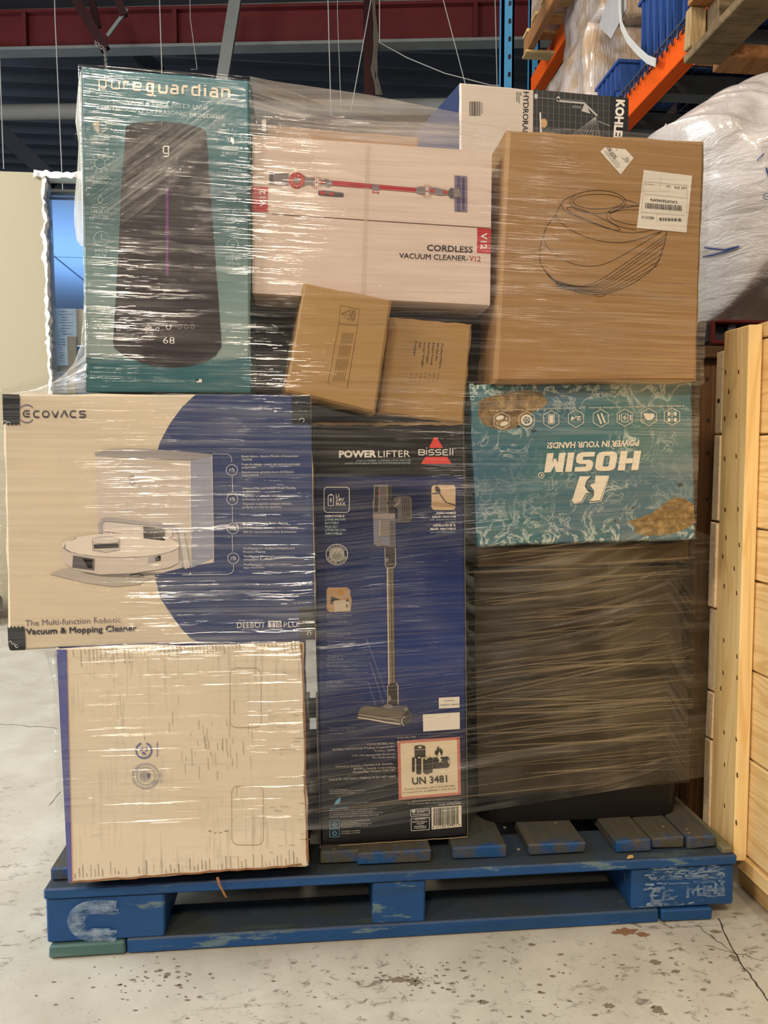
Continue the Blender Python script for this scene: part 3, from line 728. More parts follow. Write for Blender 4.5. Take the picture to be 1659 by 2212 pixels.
for k in range(5): a = math.radians(-75+k*18); P.ell(219+16*math.cos(a), 516+16*math.sin(a), 1, 1, GT, n=6)
lab(P, '60 HOUR', 'RUN TIME', 218, 544, w_=28)
P.cut('feature_icon', t); P.poly([(499, 295), (507, 304), (503, 304), (506, 310), (503, 311), (500, 305), (497, 307)], W2)
for k in range(8): a = math.radians(k*45+20); P.stroke([(498+7*math.cos(a), 290+7*math.sin(a)), (498+14*math.cos(a), 290+14*math.sin(a))], 1, GT)
lab(P, 'INTELLIGENT', 'HUMIDISTAT', 497, 323, w_=38)
P.cut('feature_icon', t); P.ring(503, 530, 12, 14, 1, GT); lab(P, 'WARM MIST', 'OPTION', 503, 562, w_=34)
P.cut('feature_icon', t)

# ---- cordless vacuum carton
t = thing('vacuum_carton', 'wide pinkish white cordless vacuum carton with red corner tags, between teal and brown boxes', 'box', tuple(aY(800, 655, .02)))
Y0 = .022
PK = cardboard('pinkish_white_board', S(226, 204, 190), .5, .15); REDP = ink(S(186, 40, 46)); GR = ink(S(128, 116, 118)); GRD = ink(S(84, 76, 82))
body('box_body', [(544, 291), (1063, 327), (1059, 660), (544, 634)], Y0+.004, .32, PK, t)
def flap(name, px, Y, mat, parent, thk=.003):
    f_ = [aY(x, y, Y) for x, y in px]; b_ = [p+Vector((0, thk, 0)) for p in f_]
    mb = MB(); mb.hexa([f_[3], f_[2], f_[1], f_[0], b_[3], b_[2], b_[1], b_[0]], mat); return mb.build(name, parent)
flap('flap', [(545, 292), (1062.5, 327.5), (1060.5, 491.5), (545, 458.5)], Y0, PK, t); flap('flap', [(545, 461.5), (1060.5, 494.5), (1058.5, 659), (545, 633)], Y0, PK, t)
P = Print(Y0)
P.poly([(544, 402), (579, 404), (579, 458), (544, 457)], REDP); rt = P.cut('red_corner_tag', t); P.layer = 2; P.text('V12', 573, 446, 573, 411, 12, W2, bold=.06); P.cut('tag_lettering', rt, 'stuff')
P.layer = 1; P.poly([(1031, 492), (1061, 494), (1060, 548), (1030, 546)], REDP); rt = P.cut('red_corner_tag', t); P.layer = 2; P.text('V12', 1039, 504, 1039, 538, 13, W2, bold=.06); P.cut('tag_lettering', rt, 'stuff')
P = Print(Y0)
P.text('CORDLESS', 922, 541.5, 1021, 546, 13, ink(S(40, 34, 36)), bold=.05); P.text('VACUUM CLEANER-', 862, 557.5, 1011, 564, 11.5, ink(S(40, 34, 36)), bold=.03); P.text('V12', 1013, 563.5, 1038, 565.5, 11.5, ink(S(170, 70, 66)), bold=.03)
P.cut('product_lettering', t, 'stuff')
P = Print(Y0); v_ = cv(530, 240, 3.016)
P.poly(v_([(153, 398), (283, 405), (283, 487), (153, 478)]), GR); P.poly(v_([(375, 410), (400, 432), (452, 435), (452, 485), (400, 482), (375, 497)]), GR)
P.layer = 2; P.ell(641, 389.5, 17.5, 17.5, ink(S(196, 74, 66))); P.poly(v_([(160, 412), (180, 414), (180, 470), (160, 468)]), GRD)
P.layer = 3; P.ell(641, 389.5, 6, 6, GR); 
for k in range(8): a = math.radians(k*45); P.stroke([(641+6*math.cos(a), 389.5+6*math.sin(a)), (641+12*math.cos(a), 389.5+12*math.sin(a))], 1.5, GRD)
P.ring(641, 389.5, 15.5, 15.5, .9, ink(S(150, 40, 40)))
P.layer = 2
P.poly(v_([(478, 445), (568, 452), (568, 488), (478, 480)]), GR); P.poly(v_([(568, 452), (1115, 500), (1115, 530), (568, 484)]), ink(S(176, 40, 52)))
P.layer = 3
P.poly(v_([(485, 450), (535, 454), (535, 476), (485, 472)]), ink(S(170, 60, 56))); P.poly(v_([(512, 440), (545, 443), (548, 492), (515, 490)]), GR)
P.stroke(v_([(570, 462), (1110, 508)]), 1.2, ink(S(210, 90, 96)))
P.poly(v_([(825, 474), (872, 478), (872, 513), (825, 509)]), GR); P.poly(v_([(1112, 498), (1135, 492), (1172, 494), (1172, 541), (1135, 540), (1112, 530)]), GR)
P.poly(v_([(1195, 500), (1235, 497), (1270, 505), (1325, 518), (1325, 545), (1265, 548), (1230, 540), (1195, 535)]), GR); P.layer = 4; P.poly(v_([(1205, 508), (1230, 508), (1230, 530), (1205, 530)]), ink(S(180, 60, 56))); P.poly(v_([(1290, 515), (1315, 518), (1315, 540), (1290, 538)]), ink(S(180, 60, 56)))
P.ell(*cv1(530, 240, 3.016)(1345, 533), 8, 10.5, GRD)
P.layer = 3
P.poly(v_([(1362, 418), (1445, 425), (1445, 655), (1362, 650)]), ink(S(120, 108, 130))); P.layer = 4
P.poly(v_([(1378, 424), (1400, 426), (1400, 650), (1378, 648)]), ink(S(84, 70, 100))); P.poly(v_([(1412, 430), (1428, 432), (1428, 645), (1412, 642)]), ink(S(64, 54, 92))); P.layer = 5
P.poly(v_([(1355, 505), (1395, 500), (1400, 560), (1358, 565)]), GR)
P.layer = 2
P.poly(v_([(475, 514), (598, 525), (640, 534), (640, 558), (598, 558), (475, 550)]), GRD); P.layer = 3; P.poly(v_([(482, 520), (520, 524), (520, 545), (482, 541)]), ink(S(176, 60, 56))); P.poly(v_([(545, 528), (575, 530), (575, 550), (545, 548)]), ink(S(176, 60, 56)))
P.stroke(v_([(828, 526), (868, 530)]), 1.4, REDP); P.poly(v_([(822, 526), (834, 519), (834, 533)]), REDP); P.poly(v_([(874, 530), (862, 523), (862, 537)]), REDP)
for (cx, cy) in ((463, 462), (1182, 520)):
    x, y = cv1(530, 240, 3.016)(cx, cy)
    for sg in (-1, 1):
        for k in (-2, -1, 0, 1, 2): a = math.radians(sg*90+k*22); P.stroke([(x+9*math.cos(a), y+9*math.sin(a)), (x+15*math.cos(a), y+15*math.sin(a))], 1.1, ink(S(170, 100, 80)))
    P.poly([(x-2.5, y-1), (x+3, y-1), (x+3, y+1), (x-2.5, y+1)], REDP)
P.build('picture_vacuum', t)
P = Print(Y0, 2); CT = NT('clear_tape'); CT.base(S(225, 205, 190), .12, .7); CT.b.inputs['Alpha'].default_value = .35
P.poly([(790, 312), (800, 313), (789, 652), (779, 651)], CT.mat); P.build('clear_tape', t)

# dark carton and others behind
t2 = thing('dark_carton', 'black carton in the shadow behind the two small brown cartons', 'box', tuple(aY(780, 850, .12)))
DB = cardboard('black_board', S(44, 40, 40), .45, .0)
body('box_body', [(540, 637), (1062, 664), (1060, 905), (546, 851)], .13, .3, DB, t2)
P = Print(.13); P.rect(552, 645, 600, 652, ink(S(70, 66, 64))); P.build('printed_strip', t2)
t2 = thing('kraft_carton', 'brown carton peeking out behind and above the white vacuum carton', 'box', tuple(aY(800, 500, .36)))
KB = cardboard('kraft_board', S(176, 134, 88))
body('box_body', [(563, 268), (905, 296), (900, 640), (563, 620)], .36, .3, KB, t2)
t2 = thing('patterned_carton', 'small black and white carton peeking out beside the top of the teal box', 'box', tuple(aY(560, 300, .345)))
body('box_body', [(534, 254), (577, 258), (577, 286), (534, 282)], .345, .12, flat('black_coated_board', S(38, 38, 42), .4), t2)
P = Print(.345); P.poly([(566, 258), (575, 259), (575, 284), (566, 283)], WHITE); P.ell(549, 264, 6, 4, WHITE); P.cut('printed_pattern', t2, 'stuff')

# ---- shower head carton
t = thing('shower_carton', 'white and black carton with a shower head picture, on top at the back right', 'box', tuple(aY(1180, 330, .33)))
Y0 = .33; KW = cardboard('matt_white_board', S(216, 202, 186), .5, .1); KBK = ink(S(52, 50, 50)); KN = flat('navy_carton_side', S(50, 60, 92), .4)
body('box_body', [(993, 178), (1358, 211), (1356, 520), (993, 500)], Y0, .26, KW, t, matside=KN, dx=-.06)
P = Print(Y0)
P.poly([(1152, 193), (1357.5, 212), (1356, 420), (1150, 420)], KBK)
P.layer = 2; GL = ink(S(116, 114, 112)); LL = ink(S(190, 186, 178))
for i in range(16): x = 1160+i*12; P.stroke([(x, 194+(x-1150)*.09), (x-2, 420)], .9, GL)
for i in range(8): P.stroke([(1152, 212+i*15), (1322, 226+i*15)], .7, GL)
P.layer = 3
P.poly([(1318, 208), (1358, 212), (1356, 420), (1316, 420)], ink(S(34, 34, 36)))
P.stroke([(1155, 211), (1262, 218)], 3, ink(S(100, 98, 98))); P.stroke([(1206, 218), (1262, 223), (1290, 250)], 4, LL); P.stroke([(1236, 230), (1256, 232)], 5, GL)
for (x, y) in ((1158, 208), (1206, 214)): P.ell(x, y, 4, 6, LL)
P.poly([(1263, 222), (1276, 246), (1256, 240)], LL)
for k in range(9): P.stroke([(1287, 252), (1225+k*9, 300)], .6, LL)
P.stroke([(1167, 243), (1170, 330)], 3, WHITE); P.ell(1175, 266, 7, 10, ink(S(200, 160, 110)))
P.stroke([(1292, 262), (1318, 272)], 4, GL)
P.build('picture_shower', t)
P = Print(Y0, 4)
P.text('KOHLER', 1331, 217, 1326, 309, 17.5, WHITE, bold=.12); P.cut('brand_lettering', t, 'stuff')
P = Print(Y0, 2); P.text('HYDRORAIL', 1131, 198, 1128, 295, 12, BLACK, .004)
for (x, a, b) in ((1124, 199, 206), (1120, 199, 222), (1115.5, 198, 219)): P.rect(x, a, x+2, b, ink(S(110, 104, 100)))
for i in range(16):
    P.rect(1014+i*1.55, 219, 1014+i*1.55+random.choice((.5, .9, 1.0)), 250, BLACK, .1)
for k in range(5): P.rect(1040, 222+k*5, 1042, 225+k*5, GR)
P.cut('product_lettering', t, 'stuff')
# ---- big brown carton
t = thing('brown_carton', 'large square brown carton with a line drawing and two white labels', 'box', tuple(aY(1290, 825, .0)))
Y0 = .0
KB2 = cardboard('brown_kraft_board', S(166, 126, 80), .6, .12)
body('box_body', [(1096, 279), (1524, 304), (1506, 824), (1068, 826)], Y0, .30, KB2, t, jit=.0015, dx=-.0, ch=.006)
P = Print(Y0); LN = ink(S(56, 40, 24)); k_ = cv(1050, 250, 3.318)
def cl(pts, wd=1.2, sm=True):
    pp = k_(pts)
    if sm:
        for _ in range(2):
            n = [pp[0]]
            for a, b in zip(pp, pp[1:]): n += [(a[0]*.75+b[0]*.25, a[1]*.75+b[1]*.25), (a[0]*.25+b[0]*.75, a[1]*.25+b[1]*.75)]
            pp = n+[pp[-1]]
    P.stroke(pp, wd, LN)
def ce(x0, y0, x1, y1, wd=1.2, rot=0, a0=0, a1=360):
    a = k_([((x0+x1)/2, (y0+y1)/2)])[0]; P.ring(a[0], a[1], (x1-x0)/6.636, (y1-y0)/6.636, wd, LN, a0, a1, 40, rot)
ce(600, 535, 1000, 700, 1.3); ce(622, 562, 984, 668, 1.3)
ce(862, 645, 1300, 815, 1.2, 4, 90, 270); ce(886, 675, 1280, 782, 1.2, 4, 90, 272)
cl([(880, 700), (950, 665), (1100, 645)], 1.2); cl([(985, 597), (1050, 615), (1105, 645)])
cl([(640, 565), (560, 600), (520, 660), (500, 710)], 1.4); cl([(540, 635), (560, 690), (700, 740), (860, 800), (1000, 845), (1150, 830)], 1.2)
cl([(1150, 825), (1240, 812)]); cl([(590, 655), (575, 665), (600, 690), (800, 790), (930, 822), (965, 818), (940, 790), (760, 700), (640, 655), (590, 655)], 1.2)
cl([(500, 710), (520, 760), (640, 840), (760, 885), (900, 912), (1040, 905), (1250, 832)])
cl([(500, 710), (440, 780), (400, 880), (382, 980), (385, 1040), (405, 1090), (480, 1190), (600, 1250), (740, 1285), (870, 1275), (960, 1245), (1080, 1190), (1230, 1070), (1280, 920), (1297, 830)], 1.5)
cl([(412, 850), (415, 900), (460, 970), (560, 1040), (680, 1078), (800, 1078), (900, 1045), (1050, 960), (1262, 828)])
for i, (a, b) in enumerate((((760, 1218), (1292, 850)), ((790, 1228), (1292, 872)), ((800, 1240), (1285, 900)), ((800, 1255), (1275, 945)), ((820, 1262), (1262, 990)), ((850, 1270), (1245, 1035)), ((870, 1275), (1235, 1070)))):
    cl([(500, 1180+i*8), (640, 1222+i*6), a, ((a[0]+b[0])/2, (a[1]+b[1])/2+5), b], 1.1)
cl([(405, 1090), (470, 1165), (560, 1215), (700, 1230), (800, 1215)], 1.1); cl([(775, 1288), (810, 1298), (850, 1290), (858, 1278)], 1.0)
for i in range(5): cl([(430+i*6, 1125+i*8), (520+i*8, 1205+i*4), (640, 1255)], .9)
P.cut('line_drawing', t, 'stuff')
P = Print(Y0, 2); LB = flat('paper_label', S(226, 216, 202), .5, .3, 0, .02); LK = ink(S(60, 54, 50))
a = k_([(1130, 388), (1477, 430), (1437, 838), (1080, 804)]); P.poly(a, LB); lbl = P.cut('shipping_label', t); P.layer = 3
qk = cv1(1050, 250, 3.318)
def tk(s_, xa, ya, xb, yb, h, off=0.0): A_ = qk(xa, ya); B_ = qk(xb, yb); P.text(s_, A_[0], A_[1], B_[0], B_[1], h/3.318, LK, off)
tk('L6S 5P6', 1437, 513, 1350, 505, 17, .01); tk('CA', 1322, 500, 1292, 497, 17, .01); tk('CAOF25042476', 1372, 612, 1178, 592, 19, .015); tk('485/510', 1208, 724, 1115, 716, 20, .01)
tk('III', 1257, 443, 1254, 442, 14)
rb = random.Random(4); x = 1140
while x < 1400:
    wd = rb.choice((3, 4, 6, 9)); k2 = (x-1140)*.075; P.poly(k_([(x, 625+k2), (x+wd, 625+k2), (x+wd, 663+k2), (x, 663+k2)]), LK); x += wd+rb.choice((2, 3, 5))
for (xa, xb) in ((1240, 1262), (1266, 1276), (1280, 1296), (1300, 1322), (1326, 1342), (1346, 1368), (1374, 1400)):
    for dy in (0, 7, 14): P.stroke(k_([(xa, 733+dy+(xa-1240)*.05), (xb, 733+dy+(xb-1240)*.05)]), 1.1, LK)
    P.stroke(k_([((xa+xb)/2, 730), ((xa+xb)/2, 756)]), 1.2, LK)
for s_ in ([(1130, 470), (1440, 500), (1440, 820)], [(1130, 470), (1115, 700)], [(1130, 560), (1440, 590)], [(1225, 700), (1225, 760)], [(1249, 470), (1245, 530)], [(1110, 690), (1420, 715)]): P.stroke(k_(s_), .5, ink(S(150, 140, 130)))
P.stroke(k_([(1133, 486), (1170, 491), (1205, 494)]), .9, ink(S(130, 120, 112)))
P.cut('label_print', lbl, 'stuff')
P = Print(Y0, 2); P.poly(k_([(850, 226), (1000, 240), (1058, 302), (965, 422), (818, 258)]), LB); lbl = P.cut('torn_label', t); P.layer = 3
A_ = qk(918, 310); P.text('128-2575', *qk(862, 228), *qk(918, 312), 7.5, LK, .01)
for i in range(5): a = k_([(846+i*9, 250+i*2), (940+i*6, 380-i*6)]); P.stroke(a, .5, ink(S(150, 140, 130)))
x, y = qk(1010, 316); P.ring(x, y, 4.5, 4.5, .8, LK); P.ring(x, y, 1.8, 1.8, .7, LK)
P.stroke(k_([(970, 300), (990, 314)]), .9, LK); P.stroke(k_([(940, 238), (930, 252)]), .9, LK)
P.cut('label_print', lbl, 'stuff')

# ---- toy car carton, upside down
t = thing('toy_car_carton', 'teal sea-printed carton standing upside down below the large brown carton', 'box', tuple(aY(1265, 1170, .03)))
Y0 = .03
def m_sea():
    m = NT('printed_sea'); v = m.co((1, 0, 1))
    big = m.noise(v, 5, 3); a = m.mix(big, S(44, 88, 108), S(76, 118, 134))
    gr = m.ramp(m.noise(m.co((1, 0, 1), loc=(3, 0, 1)), 4, 2), [(.45, 0.0), (.65, .8)]); a = m.mix(gr, a, S(56, 116, 112))
    n = m.noise(v, 22, 5, .65, .9); r = m.math('ABSOLUTE', m.math('SUBTRACT', n, .5)); vein = m.ramp(r, [(0.0, 1.0), (.035, 0.0)])
    msk = m.ramp(m.noise(v, 7, 4, .6), [(.48, 0.0), (.62, 1.0)])
    sep = m.n.new('ShaderNodeSeparateXYZ'); m.l(m.co(), sep.inputs[0])
    ed = m.ramp(sep.outputs[2], [(0.0, 1.0), (.07, .25), (.2, 0.0), (.24, .35), (.27, 1.0)])
    foam = m.math('MULTIPLY', vein, m.math('MAXIMUM', msk, ed), True)
    thick = m.math('MULTIPLY', m.ramp(m.noise(v, 34, 5, .7), [(.55, 0.0), (.68, .8)]), m.math('MULTIPLY', msk, ed))
    a = m.mix(m.math('ADD', foam, thick, True), a, S(205, 214, 204)); m.base(a, .4, .4); return m.mat
SEA = m_sea()
body('box_body', [(1015, 831), (1495, 825), (1503, 1166), (1032, 1181)], Y0, .3, SEA, t, matside=flat('dark_teal_board', S(24, 78, 92), .4), dx=.02)
h_ = cv(1000, 810, 3.072); hh = cv1(1000, 810, 3.072)
def m_rock():
    m = NT('printed_rock'); v = m.co((1, 0, 1)); n = m.noise(v, 60, 5, .7); a = m.ramp(n, [(.3, S(70, 54, 28)), (.5, S(128, 100, 54)), (.66, S(176, 148, 96))]); m.base(a, .45, .35); return m.mat
RK = m_rock()
P = Print(Y0); P.poly(h_([(105, 175), (150, 150), (260, 125), (360, 108), (430, 98), (520, 115), (545, 150), (565, 175), (545, 205), (480, 240), (430, 270), (380, 325), (330, 355), (270, 368), (190, 352), (130, 320), (100, 270)]), RK); P.cut('picture_rock', t)
P.poly(h_([(1092, 975), (1180, 945), (1260, 915), (1330, 860), (1400, 812), (1470, 820), (1530, 860), (1540, 980), (1480, 1020), (1400, 1050), (1290, 1066), (1200, 1065), (1140, 1045), (1140, 1010)]), RK); P.cut('picture_rock', t)
P = Print(Y0, 2)
BD = ink(S(20, 40, 46))
for (x, y, s_) in ((470, 365, 1), (370, 338, .7), (1445, 725, 1), (1010, 967, .6), (1130, 880, .7)):
    P.poly(h_([(x-22*s_, y-6*s_), (x-4*s_, y-3*s_), (x+8*s_, y-18*s_), (x+8*s_, y), (x+24*s_, y+10*s_), (x, y+8*s_), (x-8*s_, y+22*s_)]), BD); P.cut('picture_bird', t)
P = Print(Y0, 3); CW = ink(S(238, 226, 206))
# HOSIM, drawn in an upright frame then turned half round: u right, v up from the word's lower left corner
def hx(u, v): # corner mapping: baseline right end (1178,505) ... word runs leftwards
    x = 1176-u*618+v*(-6); y = 502+u*17+v*128; return (x+ (0.5-v)*14 , y)
def HP(pts): P.poly(h_([hx(*p) for p in pts]), CW)
def bl(u0, u1, v0=0, v1=1): HP([(u0, v0), (u1, v0), (u1, v1), (u0, v1)])
# H
bl(0, .075); bl(.145, .22); bl(.07, .15, .38, .64)
# O
ox = .25
HP([(ox, .2), (ox+.03, .03), (ox+.07, 0), (ox+.13, 0), (ox+.13, .22), (ox+.085, .22), (ox+.075, .3), (ox+.075, .7), (ox+.085, .78), (ox+.13, .78), (ox+.13, 1), (ox+.06, 1), (ox+.02, .95), (ox, .8)])
HP([(ox+.13, 0), (ox+.16, 0), (ox+.20, .05), (ox+.22, .2), (ox+.22, .8), (ox+.195, .96), (ox+.16, 1), (ox+.13, 1), (ox+.13, .78), (ox+.14, .7), (ox+.14, .3), (ox+.13, .22)])
# S
sx = .495
HP([(sx, 0), (sx+.14, 0), (sx+.185, .08), (sx+.195, .3), (sx+.185, .52), (sx+.15, .6), (sx+.12, .4), (sx+.12, .24), (sx, .24)])
HP([(sx+.19, 1), (sx+.05, 1), (sx+.01, .92), (sx, .7), (sx+.01, .5), (sx+.045, .4), (sx+.12, .4), (sx+.15, .6), (sx+.075, .62), (sx+.075, .76), (sx+.19, .76)])
# I, M
bl(.715, .785); bl(.81, .88)
bl(.935+.005, 1.01)
HP([(.88, 1), (.88, .52), (.905, .3), (.93, .3), (.94, .52), (.94, 1), (.912, .66)])
P.cut('brand_lettering', t, 'stuff')
P = Print(Y0, 3)
P.text('POWER IN YOUR HANDS!', *hh(1170, 432), *hh(562, 450), 12.5, CW, .03, 2, .2)
P.ring(*hh(520, 665), 6, 6, 1.4, CW); P.text('R', hh(520, 665)[0]+2.5, hh(520, 665)[1]-2.5, hh(520, 665)[0]-2.5, hh(520, 665)[1]-2.3, 5, CW, .02)
P.text('1:10', 1013.5, 829, 1016.5, 866, 9, ink(S(150, 170, 170)), .03)
P.cut('slogan_lettering', t, 'stuff')
P = Print(Y0, 3)  # tilted emblem
P.poly(h_([(775, 672), (848, 672), (820, 700), (808, 740), (830, 775), (845, 780), (815, 785), (785, 840), (735, 850), (724, 832)]), CW)
P.poly(h_([(880, 668), (965, 668), (910, 832), (840, 838), (868, 800), (870, 765), (845, 735), (850, 725), (875, 718)]), CW)
P.stroke(h_([(852, 676), (825, 700), (815, 735), (835, 765), (862, 775), (868, 800), (850, 836)]), 1.6, ink(S(30, 50, 56))); P.stroke(h_([(968, 670), (915, 840), (838, 848)]), 1.8, CW); P.stroke(h_([(737, 852), (792, 846), (822, 790)]), 1.4, CW)
P.build('tilted_emblem', t)
P = Print(Y0, 3)
names = ['2X ABS Shells', 'Rubber Tires', 'Long Lasting Power', '2.4 GHz', 'Metal Shocks', 'Brushless Motor', 'Climbing Ability', '4 Wheel Drive']
cx_ = (258, 423, 586, 750, 915, 1074, 1233, 1388); cy_ = (305, 300, 295, 290, 287, 283, 279, 276)
for i in range(8):
    x, y = hh(cx_[i], cy_[i]); P.stroke([(x+19*math.cos(math.radians(a)), y+19*math.sin(math.radians(a))) for a in range(30, 390, 60)], 1.1, CW, True)
    wn = 13+len(names[i])*1.05; P.text(names[i], x+wn, y-25, x-wn, y-24, 4.2, CW, 0, 1)
def ip(i, dx, dy): x, y = hh(cx_[i], cy_[i]); return (x+dx, y+dy)
P.ell(*ip(0, -4, -7), 9, 4.5, CW, rot=-15); P.ell(*ip(0, 5, 6), 9, 4.5, CW, rot=-15); P.stroke([ip(0, 9, -8), ip(0, 11, -2)], 2, CW); P.stroke([ip(0, -11, 4), ip(0, -9, 9)], 2, CW)
P.ring(*ip(1, 0, 0), 10, 10, 4.4, CW)
for k in range(5): a = math.radians(k*72); P.stroke([ip(1, 2*math.cos(a), 2*math.sin(a)), ip(1, 7.5*math.cos(a), 7.5*math.sin(a))], 1.5, CW)
P.stroke([ip(2, -6, -11), ip(2, 6, -11), ip(2, 6, 10), ip(2, -6, 10)], 1.2, CW, True); P.rect(ip(2, -4, 0)[0], ip(2, 0, -9)[1], ip(2, 4, 0)[0], ip(2, 0, 8)[1], CW)
P.text('2.4', ip(3, 11, -4)[0], ip(3, 0, -5)[1], ip(3, -11, 0)[0], ip(3, 0, -4)[1], 8, CW, .04, 2, .2)
P.stroke([ip(4, -7, -9), ip(4, 1, 12)], 3.4, CW); P.stroke([ip(4, 1, -11), ip(4, 9, 10)], 3.4, CW)
P.stroke([ip(5, -7, -8), ip(5, 7, -8), ip(5, 7, 9), ip(5, -7, 9)], 1.2, CW, True); P.poly([ip(5, 2, -6), ip(5, -5, 1), ip(5, 0, 1), ip(5, -2, 7), ip(5, 5, 0), ip(5, 0, 0)], CW); P.stroke([ip(5, 12, -6), ip(5, 13, 6)], 3, CW); P.stroke([ip(5, -11, -6), ip(5, -12, 6)], 2, CW)
P.poly([ip(6, -12, -8), ip(6, 12, -7), ip(6, 12, 0), ip(6, 6, 6), ip(6, -2, 7), ip(6, -8, 2)], CW)
for (a, b) in ((-7, -6), (7, -6), (-7, 7), (7, 7)): P.rect(ip(7, a, b)[0]-2.5, ip(7, a, b)[1]-4, ip(7, a, b)[0]+2.5, ip(7, a, b)[1]+4, CW)
P.stroke([ip(7, -5, -6), ip(7, 5, -6)], 1, CW); P.stroke([ip(7, -5, 7), ip(7, 5, 7)], 1, CW); P.stroke([ip(7, 0, -6), ip(7, 0, 7)], 1, CW)
P.cut('feature_icons', t, 'stuff')

# ---- stick vacuum carton
t = thing('stick_vacuum_carton', 'tall narrow dark blue and black carton picturing a stick vacuum, standing on the pallet', 'box', tuple(aZ(850, 1820, .141)))
Y0 = .05
def m_bis():
    m = NT('blue_black_print'); sep = m.n.new('ShaderNodeSeparateXYZ'); m.l(m.co(), sep.inputs[0])
    h = m.math('MULTIPLY', sep.outputs[2], 1.25)
    a = m.ramp(h, [(0.0, S(18, 18, 22)), (.16, S(20, 20, 26)), (.25, S(24, 30, 66)), (.42, S(28, 52, 116)), (.62, S(26, 44, 100)), (.8, S(20, 28, 62)), (.835, S(26, 42, 92)), (.845, S(30, 28, 30)), (1.0, S(26, 25, 28))])
    m.base(a, .38, .4); return m.mat
body('box_body', [(676, 916), (1002, 914), (1011, 1807), (692, 1829)], Y0, .16, m_bis(), t, matside=flat('dark_blue_board', S(30, 38, 78), .4), jit=.0012)
z1 = cv(660, 880, 4.366); z1p = cv1(660, 880, 4.366); z2 = cv(660, 1280, 4.366); z3 = cv(660, 1560, 4.366); z2p = cv1(660, 1280, 4.366); z3p = cv1(660, 1560, 4.366)
P = Print(Y0)
P.poly([(676, 918), (1002, 914), (1003, 1027), (925, 1022), (678, 1018)], ink(S(34, 33, 34))); P.build('black_header', t)
P = Print(Y0, 2)
P.text('POWER', *z1p(315, 475), *z1p(665, 471), 14, WHITE, bold=.12); P.text('LIFTER', *z1p(685, 470), *z1p(985, 467), 14.5, WHITE, -.004)
P.text('HIGH POWERED CORDLESS STICK VACUUM', *z1p(480, 511), *z1p(990, 505), 3.6, GT, 0, 1); P.text('ASPIRATEUR-BALAI SANS FIL À PUISSANCE ÉLEVÉE', *z1p(370, 537), *z1p(990, 530), 3.6, GT, 0, 1)
P.cut('product_lettering', t, 'stuff')
P = Print(Y0, 2); BR = ink(S(226, 74, 66))
P.poly(z1([(1210, 284), (1240, 284), (1296, 382), (1165, 382)]), BR); P.poly(z1([(1130, 466), (1335, 466), (1378, 533), (1090, 533)]), BR); P.layer = 3
# squared brand letters
def sg(lt, x0, x1, y0=448, y1=400, w_=1.9): P.glyph(lt, *z1p(x0, y0), (x1-x0)/4.366, (y0-y1)/4.366, w_, WHITE)
sg([[(0, 0), (0, 1), (.8, 1), (1, .85), (1, .65), (.85, .52), (0, .52)], [(.85, .52), (1, .4), (1, .15), (.85, 0), (0, 0)]], 1068, 1122)
sg([[(0, 0), (0, 1)], [(0, 1.25), (0, 1.45)]], 1141, 1142); sg(LET['S'], 1160, 1212); sg(LET['S'], 1226, 1278)
sg([[(1, 1), (.2, 1), (0, .85), (0, .65), (.2, .52), (.8, .52)], [(.2, .52), (0, .4), (0, .15), (.2, 0), (1, 0)]], 1295, 1345); sg([[(0, 0), (0, 1.35)]], 1364, 1365); sg([[(0, 0), (0, 1.35)]], 1388, 1389)
P.ring(*z1p(1410, 388), 1.5, 1.5, .5, WHITE, n=8); P.build('brand_emblem', t)
P = Print(Y0, 3); SG = ink(S(130, 122, 116)); SD = ink(S(58, 54, 52)); SM = ink(S(96, 90, 88)); CLR = ink(S(124, 126, 140))
P.poly(z1([(645, 730), (775, 728), (778, 870), (765, 900), (780, 930), (782, 1000), (640, 1000), (632, 900), (642, 860)]), SG); P.poly(z1([(775, 732), (815, 735), (822, 870), (845, 900), (842, 1000), (782, 1000), (780, 930), (765, 900), (778, 870)]), SD)
P.layer = 4; P.poly(z1([(655, 745), (690, 745), (685, 990), (645, 990)]), SD); P.poly(z1([(700, 745), (765, 742), (770, 990), (700, 990)]), SM)
P.poly(z1([(675, 805), (662, 822), (712, 822), (698, 805)]), BR); P.poly(z1([(687, 766), (678, 785), (697, 785)]), BR)
P.layer = 3
P.poly(z1([(830, 850), (890, 838), (985, 840), (1000, 860), (1002, 1060), (975, 1085), (850, 1085), (845, 1060), (870, 1045), (870, 960), (845, 940)]), SM); P.layer = 4
for x in (915, 935, 955, 975): P.stroke(z1([(x, 855), (x+2, 1065)]), 2, SD if x % 2 else SG)
P.stroke(z1([(835, 935), (880, 900), (890, 850)]), 3.5, SG)
P.layer = 3
P.poly(z1([(636, 1005), (790, 1000), (845, 1010), (848, 1310), (790, 1310), (700, 1300), (645, 1295)]), CLR); P.layer = 4
P.poly(z1([(636, 1003), (845, 1000), (842, 1055), (636, 1050)]), ink(S(150, 138, 136))); P.poly(z1([(690, 1060), (785, 1060), (780, 1215), (690, 1215)]), SG); P.poly(z1([(795, 1070), (840, 1070), (840, 1300), (795, 1300)]), SM); P.poly(z1([(665, 1250), (715, 1250), (712, 1310), (668, 1310)]), SG)
P.layer = 5; P.stroke(z1([(700, 1065), (698, 1210)]), 3, ink(S(170, 162, 150)))
P.poly(z1([(745, 1315), (850, 1310), (852, 1490), (830, 1515), (770, 1518), (748, 1490)]), SD); P.layer = 6; P.stroke(z1([(748, 1320), (752, 1490), (772, 1515), (830, 1512), (850, 1488), (848, 1320)]), 1.4, ink(S(190, 180, 165)))
P.ell(*z1p(768, 1440), 3, 5, SG); P.build('picture_hand_unit', t)
